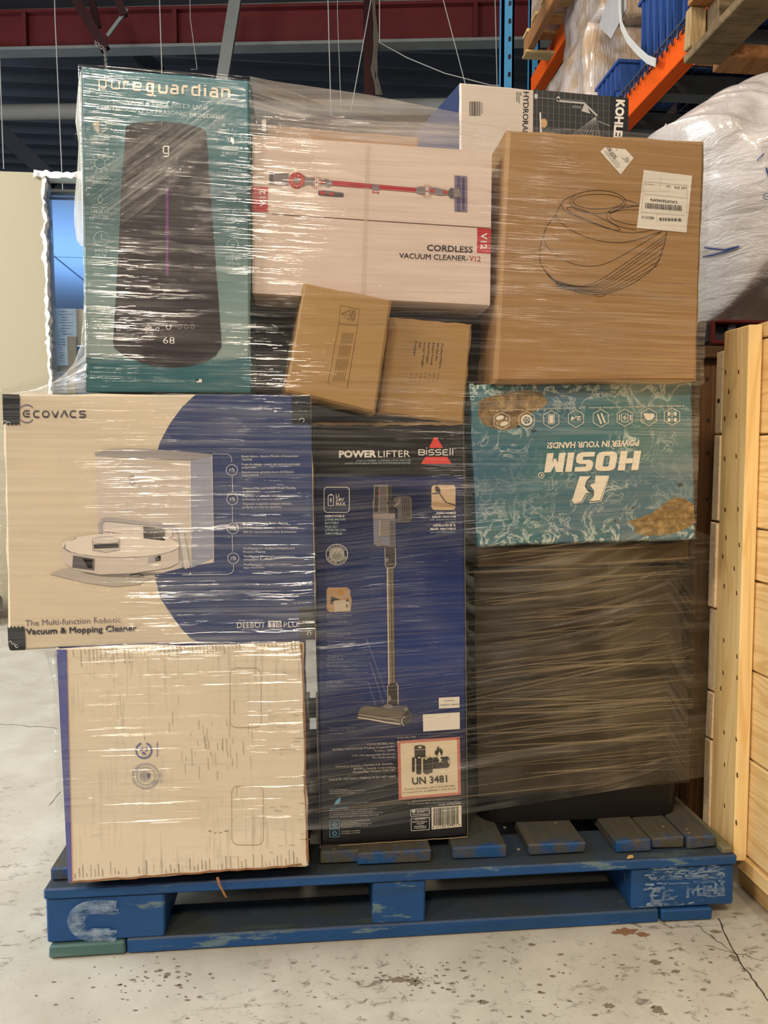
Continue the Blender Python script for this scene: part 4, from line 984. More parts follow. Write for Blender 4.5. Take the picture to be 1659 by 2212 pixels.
P = Print(Y0, 3); P.poly([(835.5, 1228), (851, 1228), (854.5, 1476), (839.5, 1478)], ink(S(122, 112, 96))); P.layer = 4
P.stroke([(836.5, 1228), (840, 1478)], 2, ink(S(226, 210, 184))); P.stroke([(850, 1228), (853.6, 1476)], 2, ink(S(66, 60, 54))); P.stroke([(844, 1228), (848, 1476)], 1.5, SD)
P.layer = 3; P.poly(z2([(790, 855), (855, 850), (872, 875), (875, 1060), (775, 1055), (773, 880)]), SD); P.layer = 4; P.stroke(z2([(795, 858), (775, 882), (775, 1055)]), 1.4, ink(S(180, 170, 155))); P.stroke(z2([(853, 852), (870, 876), (874, 1055)]), 1.6, ink(S(200, 190, 175))); P.ell(*z2p(792, 997), 3.4, 6, SG)
P.build('picture_wand', t)
P = Print(Y0, 5)
P.poly(z2([(490, 1140), (520, 1085), (570, 1065), (700, 1080), (760, 1050), (800, 1070), (920, 1065), (965, 1095), (1000, 1160), (985, 1220), (930, 1250), (895, 1245), (500, 1185)]), SM); P.layer = 6
P.poly(z2([(520, 1095), (575, 1072), (740, 1095), (800, 1110), (930, 1135), (900, 1180), (500, 1140)]), ink(S(112, 100, 84))); P.poly(z2([(900, 1180), (960, 1110), (998, 1160), (980, 1215), (925, 1245)]), SD)
P.layer = 7; P.stroke(z2([(490, 1178), (600, 1195), (750, 1222), (895, 1243)]), 2.6, ink(S(220, 206, 184))); P.stroke(z2([(500, 1150), (620, 1168), (760, 1190), (880, 1205)]), 2.6, ink(S(170, 156, 132))); P.ring(*z2p(935, 1215), 6, 9, 1.4, ink(S(210, 196, 176)), 100, 290)
P.ell(*z2p(780, 1075), 10, 5, SG); P.ell(*z2p(948, 1098), 4, 5, SG); P.build('picture_floor_head', t)
P = Print(Y0, 2)
P.stroke(rrect(*z1p(175, 753), *z1p(413, 990), 7), 1.4, WHITE, True); P.stroke(rrect(*z1p(213, 828), *z1p(264, 926), 2), 1.3, WHITE, True); P.rect(*z1p(228, 817), *z1p(250, 828), WHITE); P.poly(z1([(240, 845), (228, 880), (238, 880), (234, 908), (250, 870), (240, 870)]), WHITE)
P.text('LI', *z1p(286, 848), *z1p(316, 848), 7, WHITE, .01); P.text('24V', *z1p(284, 887), *z1p(362, 887), 7.5, WHITE, .01); P.text('MAX', *z1p(286, 928), *z1p(378, 927), 7.5, WHITE, .01)
for s_, y, x1 in (('REMOVABLE', 1036, 368), ('LITHIUM-ION', 1068, 375), ('BATTERY', 1101, 318), ('PILE AU', 1137, 300), ('LITHIUM-ION', 1168, 377), ('AMOVIBLE', 1200, 344)): P.text(s_, *z1p(183, y), *z1p(x1, y-1), 4.8, GT if y > 1050 else W2, .02, 1)
for s_, y, x0 in (('REMOVABLE', 1008, 1237), ('HAND VACUUM', 1043, 1196), ('ASPIRATEUR À', 1124, 1203), ('MAIN AMOVIBLE', 1158, 1178)): P.text(s_, *z1p(x0, y), *z1p(1417, y-3), 4.8, W2, .02, 1)
for s_, y, x0 in (('with attachment tools', 1066, 1172), ('included', 1088, 1322), ("avec lot d'accessoires", 1186, 1178)): P.text(s_, *z1p(x0, y), *z1p(1417, y-3), 3.4, GT, 0, 1)
for s_, y, x1 in (('helps trap dust', 1538, 335), ('and allergens', 1560, 330), ('aide à emprisonner la', 1585, 412), ('poussière et les', 1607, 350), ('allergènes', 1630, 300)): P.text(s_, *z1p(190, y), *z1p(x1, y-3), 3, ink(S(110, 112, 120)), 0, 1)
for s_, y, x1, hh_ in (('Extension Wand', 228, 430, 5), ('for extended reach', 250, 380, 3.2), ('Tube-rallonge', 285, 396, 5), ('pour une portée étendue', 306, 440, 3.2), ('Swivel Steering', 396, 425, 5), ('Maneuverable', 420, 360, 3.2), ('Direction pivotante', 472, 475, 5), ('facile à manœuvrer autour', 494, 462, 3.2), ('des meubles', 522, 325, 3),
        ('Tangle-Free', 610, 372, 5), ('Brush Roll', 642, 352, 5), ('cut the hassle not the hair', 668, 460, 3.2), ("Rouleau-brosse à l'épreuve", 700, 587, 5), ('des entortillements', 738, 480, 5), ('fini les tracas - ne coupez plus les poils', 766, 588, 3.2), ('LED Lights', 855, 362, 5), ("Lampes à l'avant", 888, 450, 5), ('*Does not bring tools', 1285, 475, 3.4), ('Utilisation de bonnets', 1308, 460, 3.4), ('non incluse', 1335, 350, 3.2)):
    P.text(s_, *z2p(205 if y < 1200 else 222, y), *z2p(x1, y-5), hh_, ink(S(140, 146, 162)), 0, 1)
for pts in ([(365, 436), (575, 436), (765, 968)], [(470, 662), (608, 660), (735, 1045)], [(455, 842), (590, 842), (662, 1062)]): P.stroke(z2(pts), .7, ink(S(130, 140, 165)))
P.cut('feature_text', t, 'stuff')
P = Print(Y0, 2); P.poly(rrect(*z1p(1188, 732), *z1p(1414, 968), 7), ink(S(206, 176, 140))); P.layer = 3
P.poly(z1([(1190, 890), (1410, 905), (1410, 940), (1195, 930)]), ink(S(176, 140, 100))); P.ell(*z1p(1245, 775), 5, 8, SD, rot=-25); P.stroke(z1([(1255, 800), (1290, 850), (1325, 895), (1412, 925)]), 2.4, SD); P.stroke(z1([(1195, 815), (1240, 810), (1275, 790)]), 3.4, SM)
P.build('picture_hand_vacuum', t)
P = Print(Y0, 2); x, y = z1p(295, 1388); P.ell(x, y, 24.3, 23, WHITE, n=30); P.layer = 3; P.ell(x, y, 22.8, 21.5, ink(S(44, 54, 86)), n=30); P.layer = 4; P.ell(x, y, 16, 15.2, WHITE, n=24); P.layer = 5; P.ell(x, y, 15, 14.2, ink(S(178, 170, 158)), n=24); P.layer = 6
for k in range(7): P.stroke([(x-9+k*3, y+12-abs(k-3)), (x-8+k*2.8, y-2-(k % 3)*3)], .9, ink(S(90, 110, 70))); P.ell(x-8+k*2.8, y-3-(k % 3)*3, 1.4, 1.4, W2, n=7)
for s_, sgn in (('SMARTSEAL', -1), ('ALLERGEN SYSTEM', 1)):
    n = len(s_)
    for i, ch in enumerate(s_):
        if ch == ' ': continue
        a = math.radians((-90+(i-(n-1)/2)*(15 if sgn < 0 else 10.5)) if sgn < 0 else (90-(i-(n-1)/2)*10.5)); R_ = 17.2 if sgn < 0 else 21
        cx, cy = x+R_*math.cos(a), y+R_*.95*math.sin(a); tx, ty = (-math.sin(a), math.cos(a)) if sgn < 0 else (math.sin(a), -math.cos(a))
        P.text(ch, cx-tx*1.5, cy-ty*1.5, cx+tx*1.5, cy+ty*1.5, 3.6, W2, .02, 1)
P.build('seal_emblem', t)
P = Print(Y0, 2); P.poly([(709, 1269), (750, 1269), (757, 1275), (756, 1283), (760, 1295), (758, 1315), (752, 1321), (712, 1322), (706, 1316), (705, 1275)], ink(S(196, 158, 120))); P.layer = 3
P.poly([(722, 1297), (752, 1295), (758, 1320), (722, 1322)], ink(S(214, 196, 170))); P.stroke([(717, 1290), (716, 1305)], 5, SM); P.poly([(716, 1288), (735, 1296), (716, 1300)], SD); P.ell(750, 1297, 3, 2.4, SD); P.ell(750, 1309, 3, 4, SD); P.ell(737, 1280, 6, 6, ink(S(206, 140, 60))); P.build('picture_room', t)
P = Print(Y0, 2)
P.poly(z2([(1256, 992), (1452, 982), (1452, 1085), (1258, 1094)]), LB); P.layer = 3; P.text('A89-40220-A', *z2p(1305, 1027), *z2p(1405, 1022), 3, LK, 0, 1); P.text('WARRANTY - GARANTIE', *z2p(1268, 1068), *z2p(1446, 1060), 3, LK, 0, 1); P.cut('white_sticker', t); P.layer = 2; P.poly(z2([(1106, 1150), (1454, 1129), (1456, 1286), (1110, 1311)]), LB); P.cut('white_sticker', t)
P = Print(Y0, 2); UNR = ink(S(196, 66, 60))
c4 = z3([(866, 178), (1455, 138), (1466, 684), (880, 733)]); P.poly([c4[0], c4[3], c4[2], c4[1]], ink(S(224, 206, 176))); P.layer = 3
def u4(u, v): a = (c4[0][0]*(1-u)+c4[1][0]*u, c4[0][1]*(1-u)+c4[1][1]*u); b = (c4[3][0]*(1-u)+c4[2][0]*u, c4[3][1]*(1-u)+c4[2][1]*u); return (a[0]*(1-v)+b[0]*v, a[1]*(1-v)+b[1]*v)
bw = .046; N_ = 26
for i in range(N_):
    a, b = i/N_, (i+.6)/N_; d_ = .5/N_*2
    P.poly([u4(min(1, a+d_), 0), u4(a, bw), u4(b, bw), u4(min(1, b+d_), 0)], UNR); P.poly([u4(min(1, a+d_), 1-bw), u4(a, 1), u4(b, 1), u4(min(1, b+d_), 1-bw)], UNR)
    P.poly([u4(0, min(1, a+d_)), u4(0, min(1, b+d_)), u4(bw, b), u4(bw, a)], UNR); P.poly([u4(1-bw, min(1, a+d_)), u4(1-bw, min(1, b+d_)), u4(1, b), u4(1, a)], UNR)
P.layer = 4; UK = ink(S(58, 54, 48))
P.text('UN 3481', *z3p(1008, 590), *z3p(1338, 565), 15, UK, bold=.05)
P.text('For more information, call: +1 (616) 453-4451', *z3p(937, 643), *z3p(1405, 606), 3.8, UK, .0, 1); P.text('For emergencies only, call CHEMTREC: +1 (703) 741-5970', *z3p(920, 672), *z3p(1420, 634), 3.4, UK, .0, 1)
P.poly(z3([(1026, 240), (1130, 232), (1132, 330), (1030, 338)]), UK); P.ell(*z3p(1078, 234), 12, 4, UK)
P.poly(z3([(1004, 334), (1030, 332), (1030, 466), (1004, 470)]), UK); P.poly(z3([(1042, 334), (1092, 332), (1092, 486), (1070, 494), (1045, 488)]), UK)
P.poly(z3([(1108, 348), (1165, 320), (1198, 340), (1198, 472), (1140, 494), (1110, 476)]), UK); P.poly(z3([(1200, 334), (1345, 324), (1358, 345), (1358, 410), (1345, 430), (1200, 440)]), UK)
P.poly(z3([(1220, 300), (1218, 280), (1235, 262), (1250, 222), (1262, 250), (1275, 245), (1290, 262), (1296, 285), (1285, 312), (1272, 318), (1240, 318)]), UK); P.layer = 5
UW = ink(S(224, 206, 176))
P.poly(z3([(1245, 318), (1262, 272), (1280, 318), (1270, 345), (1290, 350), (1275, 365), (1300, 385), (1270, 370), (1255, 385), (1262, 355), (1250, 345)]), UW); P.ell(*z3p(1078, 236), 4, 2, UW); P.stroke(z3([(1345, 350), (1352, 390)]), 2, UW); P.stroke(z3([(1096, 335), (1100, 480)]), 1, UW); P.ell(*z3p(1072, 334), 3, 1.5, UW); P.ell(*z3p(1160, 330), 3, 1.6, UW); P.ell(*z3p(1138, 345), 3, 1.6, UW)
P.stroke(z3([(1030, 262), (1130, 256)]), .8, UW)
P.build('battery_warning_label', t)
P = Print(Y0, 2)
P.poly(z3([(1188, 805), (1470, 785), (1472, 985), (1190, 1012)]), ink(S(222, 210, 190))); P.layer = 3
x = 1205
while x < 1440:
    wd = rb.choice((2, 3, 5, 7)); k2 = -(x-1205)*.075; P.poly(z3([(x, 812+k2), (x+wd, 812+k2), (x+wd, 978+k2), (x, 978+k2)]), BLACK); x += wd+rb.choice((3, 4, 6))
P.text('0 11120 27411 0', *z3p(1198, 1003), *z3p(1462, 975), 4.4, BLACK, .01, 1)
P.text('MODEL / MODÈLE 3588C', *z3p(1254, 786), *z3p(1468, 770), 3, W2, 0, 1); P.build('barcode_label', t)
P = Print(Y0, 2)
for (x0, y0, x1, y1) in ((992, 820, 1166, 885), (996, 904, 1168, 1020)):
    a = z3p(x0, y0); b = z3p(x1, y1); P.stroke(rrect(a[0], a[1]+1, b[0], b[1]+1, 1.5, -.07), .9, W2, True)
P.ell(*z3p(1020, 842), 1.8, 1.8, W2, n=9); P.ell(*z3p(1012, 838), 2.2, 2, W2, n=9); P.ell(*z3p(1028, 836), 2.2, 2, W2, n=9); P.poly(z3([(1004, 842), (1037, 840), (1021, 860)]), W2)
for (s_, x0, x1, y) in (('Every Purchase', 1050, 1155, 836), ('Saves Pets', 1050, 1120, 850), ('www.bissell.ca/pets', 1010, 1150, 872), ('AVANT UTILISATION', 1030, 1130, 918), ('NE PAS RETOURNER AU', 1010, 1150, 945), ('magasin', 1050, 1120, 960), ('www.BISSELL.ca', 1022, 1140, 985), ('1-800-263-2535', 1026, 1136, 1002)):
    P.text(s_, *z3p(x0, y+4), *z3p(x1, y-2), 2.8, W2, .01, 1)
P.cut('contact_box', t, 'stuff')
P = Print(Y0, 2); LB2 = ink(S(110, 170, 200))
P.poly(z3([(272, 785), (285, 740), (332, 706), (330, 745), (315, 772), (290, 772)]), LB2); P.text('sustainability', *z3p(228, 822), *z3p(400, 812), 4.6, LB2, 0, 1)
for (y0, y1) in ((930, 1000), (1012, 1083)): P.stroke(rrect(*z3p(228, y0), *z3p(320, y1), 2, -.05), 1, LB2, True)
P.ring(*z3p(274, 966), 5, 5, 1, LB2, n=10); P.stroke(z3([(250, 966), (300, 964)]), 1, LB2); P.stroke(z3([(274, 940), (274, 992)]), 1, LB2)
for k in range(3): a = math.radians(k*120-90); xx, yy = z3p(274, 1048); P.stroke([(xx+5*math.cos(a), yy+5*math.sin(a)), (xx+5*math.cos(a+1.6), yy+5*math.sin(a+1.6))], 2, LB2)
for (s_, x0, x1, y, h) in (('Being environmentally friendly is an integral part of who we', 228, 668, 842, 3), ('are and what we create. This product incorporates', 228, 640, 862, 3), ("La durabilité fait partie intégrante de notre histoire et de nos", 228, 730, 880, 3), ("créations. Caractéristiques de l'emballage du produit", 228, 690, 900, 3), ('Carton made from minimum 50%', 338, 608, 940, 3.4), ('recycled corrugate', 338, 494, 958, 3.4), ("Boîte fabriquée à partir d'au moins", 338, 622, 974, 3.2), ('50 % de carton ondulé recyclé', 338, 590, 992, 3.2), ('Packaging recyclable', 342, 516, 1036, 3.6), ('Emballage recyclable', 342, 516, 1056, 3.4),
        ('©2024 BISSELL Inc.', 575, 835, 219, 4.6), ('BISSELL International Trading Company BV', 258, 838, 268, 4.4), ('Postbus 12874', 655, 840, 280, 4.4), ('1100 AW Amsterdam Zuidoost', 440, 842, 326, 4.2), ('The Netherlands', 628, 842, 345, 4.2), ('Customer Service: / Service à la clientèle :', 280, 842, 428, 4.6), ('BISSELL Canada Corporation', 455, 844, 450, 4.4), ('Mississauga, Ontario L4N 0B3', 448, 845, 480, 4.4), ('MADE IN VIETNAM / FABRIQUÉ EN VIÊT NAM', 222, 848, 553, 4.8), ('Patent information at:', 225, 395, 646, 3.2), ("Pour obtenir de l'information sur les brevets,", 225, 562, 662, 3.2), ('visitez www.bissell.com/patents', 225, 466, 680, 3.2), ('Actual product may vary slightly from photo shown', 1005, 1462, 750, 3.2), ("Produit réel peut différer légèrement de l'image affichée", 968, 1462, 778, 3.2), ('Li-ion 43.2 Wh', 868, 1040, 155, 3.8)):
    P.text(s_, *z3p(x0, y), *z3p(x1, y-(x1-x0)*.05), h, ink(S(196, 190, 182)), 0, 1)
P.cut('fine_print', t, 'stuff')
P = Print(Y0, 6); WORN = ink(S(176, 150, 116))
P.stroke([(690+i*10, 1829.5-i*.68+r1.uniform(-.7, .7)) for i in range(33)], 1.6, WORN)
tp = [(674+i*5.5, 915+1.6*noise.noise(Vector((i*.4, 0, 0)))) for i in range(60)]
P.poly([(x, y-1.5-1.5*r1.random()) for x, y in tp]+[(x, y+2.5+6*max(0, noise.noise(Vector((x*.03, 7, 0))))+r1.uniform(0, 1.2)) for x, y in reversed(tp)], ink(S(150, 120, 84)))
P.stroke([(1001.5, 915), (1010, 1806)], 1.3, ink(S(110, 106, 84))); P.stroke([(677, 915), (692, 1828)], 1, ink(S(90, 90, 100)))
P.build('worn_edge', t)

# ---- two small brown cartons held by the film
def rotpoly(px): return px
t = thing('small_brown_carton', 'small brown carton tilted to the left, with a printed warning triangle, below the vacuum carton', 'box', tuple(aY(720, 880, -.0)))
Y0 = .0; KS = cardboard('small_kraft_board', S(176, 138, 88), .55, .1)
body('box_body', [(656, 612), (846, 648), (811, 893), (617, 845)], Y0, .12, KS, t, dx=-.012, dz=-.0, jit=.001)
P = Print(Y0); w_ = cv(600, 600, 3.77); KL = ink(S(92, 60, 30))
P.stroke(w_([(512, 226), (665, 255), (650, 388), (498, 372)]), .7, KL, True); P.stroke(w_([(498, 372), (408, 860), (565, 898), (650, 388)]), .7, KL)
P.stroke(w_([(520, 294), (592, 262), (580, 345)]), 1.3, KL, True); P.stroke(w_([(548, 298), (575, 305)]), 1.2, KL); P.ring(*cv1(600, 600, 3.77)(614, 308), 4, 12, .9, KL, rot=8); P.ring(*cv1(600, 600, 3.77)(614, 308), 2, 9, .8, KL, rot=8)
for i in range(7):
    x0 = 530-i*0+i*14; x1 = 450+i*15
    a = [x0, 455+i*4]; 
    for (s0, s1) in ((0, .22), (.26, .5), (.54, .78), (.82, 1)):
        P.stroke(w_([(x0+(x1-x0)*s0, 450+(390)*s0), (x0+(x1-x0)*s1, 450+390*s1)]), .9, KL)
P.cut('printed_warning', t, 'stuff')
t = thing('small_brown_carton', 'small upright brown carton with faint printed rows, right of the tilted small carton', 'box', tuple(aY(910, 905, .04)))
Y0 = .045
body('box_body', [(836, 684), (1020, 700), (1002, 916), (815, 893)], Y0, .14, KS, t, jit=.001)
P = Print(Y0); KD = ink(S(84, 58, 34))
for i, s_ in enumerate(('Product Name', 'Model No.', 'Rated Power', 'Net Weight', 'Gross Weight', 'Qty', 'Package')):
    x0 = 1352-i*36; y0 = 535-i*3; ln = len(s_)*17; P.text(s_, *cv1(600, 600, 3.77)(x0-18, y0), *cv1(600, 600, 3.77)(x0-18-ln*.1, y0+ln), 4.6, KD, .02, 1)
    P.text(('Screw cap', 'WP-40', '60 W', '5 KG', '6 KG', '20 pcs', 'Box 65x45')[i], *cv1(600, 600, 3.77)(x0-48, 770), *cv1(600, 600, 3.77)(x0-62, 850), 4.0, ink(S(128, 96, 56)), 0, 1)
P.cut('printed_rows', t, 'stuff')

# ================================================================ black totes
TB = flat('black_plastic', S(46, 38, 30), .42, .4); TBB = flat('black_plastic_base', S(24, 22, 22), .4, .4)
def tote(zr, ztop_, label, full=False):
    """a nested tote: what shows is a strip of wall and the rim"""
    t = thing('storage_tote', label, 'tote', (.53, .25, zr), 'nested black totes below the sea-printed carton')
    def ring(x0, x1, y0, y1, z, r=.045):
        p = []
        for (cx, cy, a) in ((x1-r, y0+r, -90), (x1-r, y1-r, 0), (x0+r, y1-r, 90), (x0+r, y0+r, 180)):
            for i in range(6): q = math.radians(a+i*18); p.append((cx+r*math.cos(q), cy+r*math.sin(q), z))
        return p
    def shell(name, lv, mat):
        mb = MB(); rs = [ring(*l) for l in lv]; n = len(rs[0])
        vs_ = [v for g in rs for v in g]; fs = [(i*n+k, i*n+(k+1) % n, (i+1)*n+(k+1) % n, (i+1)*n+k) for i in range(len(rs)-1) for k in range(n)]
        mb.add(vs_, fs, mat); return mb.build(name, t)
    x0, x1, y0, y1 = .30, .745, .085, .5
    zb_ = zr-(.062 if not full else .14); g = .0
    o1 = shell('wall', [(x0+.022, x1-.022, y0+.022, y1-.02, zb_), (x0+.012, x1-.012, y0+.012, y1-.01, zr)], TBB if full else TB)
    if full:
        mb = MB(); mb.add(ring(x0+.022, x1-.022, y0+.022, y1-.02, zb_), [tuple(range(24))], TBB); mb.build('base', t)
    shell('rim', [(x0+.012, x1-.012, y0+.012, y1-.01, zr-.0), (x0, x1, y0, y1, zr+.0), (x0, x1, y0, y1, zr+.014), (x0+.014, x1-.014, y0+.014, y1-.012, zr+.016)], TB)
zs = [aY(1500, y, .09).z for y in (1690, 1632, 1575, 1518, 1459, 1400, 1343, 1287, 1227)]
wh = ['lowest', 'second from the bottom', 'third from the bottom', 'fourth from the bottom', 'middle', 'fourth from the top', 'third from the top', 'second from the top', 'topmost']
for i, z in enumerate(zs):
    tote(z-.014 if i else .288, 0, 'black plastic storage tote, %s of the nested stack under the sea-printed carton' % wh[i], i == 0)
# flat brown carton on the totes, under the sea carton
t = thing('flat_brown_carton', 'flat dull brown carton directly under the sea-printed carton, on the totes', 'box', tuple(aY(1260, 1210, .09)))
body('box_body', [(1030, 1182), (1488, 1168), (1490, 1212), (1034, 1225)], .075, .35, cardboard('dull_kraft', S(92, 72, 46)), t)
BRN = cardboard('dull_brown_board', S(50, 40, 26), .6, .1)
t = thing('brown_board_sheet', 'dull brown cardboard sheet wrapped against the front of the black totes', 'board', tuple(aY(1260, 1690, .07)))
sh = [(1025, 1235), (1462, 1217), (1488, 1655), (1030, 1720)]
flap('upper_sheet', [(1024, 1232), (1462, 1222), (1476, 1440), (1028, 1470)], .078, BRN, t); flap('lower_sheet', [(1028, 1474), (1484, 1460), (1490, 1690), (1034, 1722)], .074, BRN, t)

# ================================================================ the blue pallet
pal = thing('pallet', 'blue painted wooden pallet carrying the whole wrapped load', 'pallet', (-.447, -.005, 0))
def m_blue(axis):
    m = NT('blue_paint_wood'); sc = [30, 30, 30]; sc[axis] = 2
    v = m.co(tuple(sc)); fine = [150, 150, 150]; fine[axis] = 5
    a = m.mix(m.noise(m.co(), 9, 4, .6), S(16, 58, 108), S(34, 84, 140))
    a = m.mix(m.ramp(m.noise(v, 1, 4, .6), [(.5, 0.0), (.72, .55)]), a, S(30, 62, 84))
    ch = m.ramp(m.noise(m.co(tuple(6 if i == axis else 30 for i in range(3))), 1, 5, .7), [(.59, 0.0), (.64, .65)])
    a = m.mix(ch, a, S(116, 136, 126))
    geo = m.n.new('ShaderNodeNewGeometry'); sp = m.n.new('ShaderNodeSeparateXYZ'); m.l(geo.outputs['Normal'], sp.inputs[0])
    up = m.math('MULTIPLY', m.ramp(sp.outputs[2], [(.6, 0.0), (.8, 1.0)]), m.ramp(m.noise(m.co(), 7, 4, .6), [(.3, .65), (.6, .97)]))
    a = m.mix(up, a, S(58, 62, 58))  # grey top faces: wear, plus painted-in shade that darkens the pallet openings
    m.base(a, .5, .35); m.bump(m.noise(m.co(tuple(fine)), 1, 3), .35, .0015); return m.mat
def m_worn(axis):
    m = NT('worn_blue_grey_wood'); fine = [110, 110, 110]; fine[axis] = 4
    sep = m.n.new('ShaderNodeSeparateXYZ'); m.l(m.co(), sep.inputs[0])
    n = m.noise(m.co(tuple(fine)), 1, 4, .6)
    a = m.mix(n, S(58, 56, 48), S(94, 88, 76))
    a = m.mix(m.ramp(m.noise(m.co(), 8, 5, .6), [(.34, .3), (.5, 0.0)]), a, S(36, 70, 90))
    ys = m.math('ADD', sep.outputs[1], m.math('MULTIPLY', m.math('SUBTRACT', m.noise(m.co(), 28, 4, .6), .5), .09))
    a = m.mix(m.ramp(ys, [(.018, .95), (.034, 0.0)]), a, S(22, 72, 124))
    m.base(a, .62, .3); m.bump(n, .5, .002); return m.mat
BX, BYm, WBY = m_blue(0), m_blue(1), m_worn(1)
GREENW = wood('weathered_green_wood', S(70, 98, 96), S(90, 118, 112), 0, 1, .7)
X0, X1 = -.447, .771
def bxo(name, lo, hi, mat, parent=pal, ch=.003, jit=.0012):
    mb = MB(); mb.box(lo, hi, mat, ch, jit); return mb.build(name, parent)
# blocks, 3 x 3
for yb in ((.0, .14), (.44, .56), (.87, 1.01)):
    for (a, b) in ((X0, X0+.195), (aY(805, 1950, 0).x, aY(919, 1950, 0).x), (aY(1366, 1900, 0).x, X1)):
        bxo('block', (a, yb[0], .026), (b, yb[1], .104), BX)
# boards along the front under the deck (three rows)
for yb in ((-.006, .11), (.44, .56), (.88, 1.012)):
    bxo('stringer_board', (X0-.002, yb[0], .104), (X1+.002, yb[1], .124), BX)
# bottom boards
xa, xb = aY(275, 2050, 0).x, aY(1422, 1985, 0).x
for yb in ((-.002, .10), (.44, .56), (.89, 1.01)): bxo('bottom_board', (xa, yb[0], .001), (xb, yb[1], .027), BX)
for (a, b, yy) in ((X0+.004, aY(272, 2050, 0).x, 1.012), (aY(1427, 1980, 0).x, aY(1537, 1975, 0).x, 1.012)):
    bxo('bottom_end_board', (a, -.004, .001), (b, yy, .024), GREENW if a < 0 else WBY)
# deck boards (their ends show at the front): x from the photo, on the plane z = .141
def dz_(x, y): return aZ(x, y, .141).x
decks = [(-.445, -.33), (-.31, -.21), (-.185, -.09), (-.075, -.005), (.015, .09), (dz_(776, 1880), dz_(940, 1868)), (dz_(985, 1858), dz_(1105, 1850)), (dz_(1150, 1845), dz_(1277, 1842)), (dz_(1345, 1842), dz_(1423, 1838)), (dz_(1426, 1838), dz_(1500, 1836)), (dz_(1503, 1836), dz_(1568, 1832))]
for i, (a, b) in enumerate(decks):
    y0 = .016+(.004, .0, .006, .002, .010, .001, .005)[i % 7]
    bxo('deck_board', (a, y0, .1255), (b, 1.0, .148), WBY, pal, .003, .0016)
bxo('deck_board', (decks[-1][1]+.002, .0, .122), (X1-.002, 1.0, .134), wood('bare_board_edge', S(120, 110, 80), S(96, 96, 80), 1), pal)
# sprayed pale paint patches on the front blocks
SP = NT('sprayed_pale_paint'); vS = SP.co((1, 1, 1)); SP.base(SP.mix(SP.noise(vS, 40, 4), S(110, 150, 190), S(186, 196, 204)), .7, .2)
al = SP.math('MULTIPLY', SP.ramp(SP.noise(SP.co((26, 1, 60)), 1, 5, .72), [(.40, 0.0), (.66, 1.0)]), .8); SP.l(al, SP.b.inputs['Alpha'])
P = Print(-.0035, 1); rg0 = random.Random(2)
for k in range(7):
    r_ = 24+k*5; sq = .78
    P.stroke([(256-rg0.uniform(0, 8), 1990-r_*sq)]+epts(205, 1990, r_*1.05, r_*sq, 270, 90, 14)+[(254-rg0.uniform(0, 18), 1990+r_*sq)], 6.5, SP.mat)
    P.layer += .3
P.cut('sprayed_mark', pal)
P = Print(-.0035, 1); rg = random.Random(11)
for row in range(17):
    y = 1876+row*5.0; x = 1388+rg.uniform(0, 24)
    while x < 1556:
        ln_ = rg.uniform(12, 60); x1 = min(1566, x+ln_)
        if not (1452 < x < 1482 and row > 5) and rg.random() < (.95 if row < 6 else .62):
            P.stroke([(x+(x1-x)*k/4, y-(x+(x1-x)*k/4-1390)*.045+rg.uniform(-2, 2)) for k in range(5)], rg.uniform(2.2, 5.5), SP.mat)
        x = x1+rg.uniform(1, 9)
for (x0, y0, pts) in ((1412, 1948, [(0, 0), (-6, -14), (4, -28), (24, -30)]), (1412, 1950, [(0, 0), (12, 4), (22, 0)]), (1432, 1952, [(0, 0), (3, -26)]), (1485, 1940, [(0, 0), (2, -24), (12, -10), (22, -26), (24, -4)]), (1520, 1935, [(0, 0), (2, -20), (14, -22), (4, -2), (16, -2)]), (1545, 1930, [(0, 0), (2, -22), (12, -10), (14, -24), (16, -2)])):
    P.stroke([(x0+a, y0+b) for a, b in pts], 6, SP.mat)
P.cut('sprayed_mark', pal)
for (x, y) in ((1362, 1851),):
    mb = MB(); c = aY(x, y, -.01); mb.hexa([c+Vector(p)*.006 for p in ((-1, 0, -.6), (1, 0, -.3), (.8, 0, .4), (-.6, 0, .3), (-1, .4, -.6), (1, .4, -.3), (.8, .4, .4), (-.6, .4, .3))], flat('splintered_wood', S(190, 160, 100), .8)); mb.build('splinter', pal)
NL = flat('nail_head', S(160, 150, 130), .4, .5, .5)
for (x, y) in ((722, 1835), (736, 1828), (1200, 1778), (1432, 1786), (1484, 1792), (1488, 1800), (1120, 1835), (1090, 1788)):
    c = aZ(x, y, .148); mb = MB(); mb.tube([c, c+Vector((0, 0, .0015))], .003, NL, 8); mb.build('nail_head', pal)

# ================================================================ pine crate on the right
PW_ = [wood('fresh_pine', S(238, 206, 146), S(222, 180, 112), 2), wood('fresh_pine_long', S(240, 206, 146), S(214, 168, 100), 1), wood('pale_pine', S(238, 212, 176), S(222, 190, 150), 0)]
cr = thing('pine_crate', 'fresh pine crate with nailed corner post, standing right of the blue pallet', 'crate', (.80, -.5, 0))
XP = .786
pz = lambda y, Yd=0.0: aY(1632, y, Yd).z
yfar = aX(1548, 1300, XP).y; ynear = 0.0
# corner post, 2x4 nailed flat to the wall planks
ztop_near = aX(1606, 704, XP).z; zb_near = aX(1600, 1875, XP).z
mb = MB(); mb.box((XP, aX(1602, 1300, XP).y, zb_near), (XP+.026, yfar, ztop_near), PW_[0], .002, .001); mb.build('corner_post', cr)
yn = aX(1602, 1300, XP).y
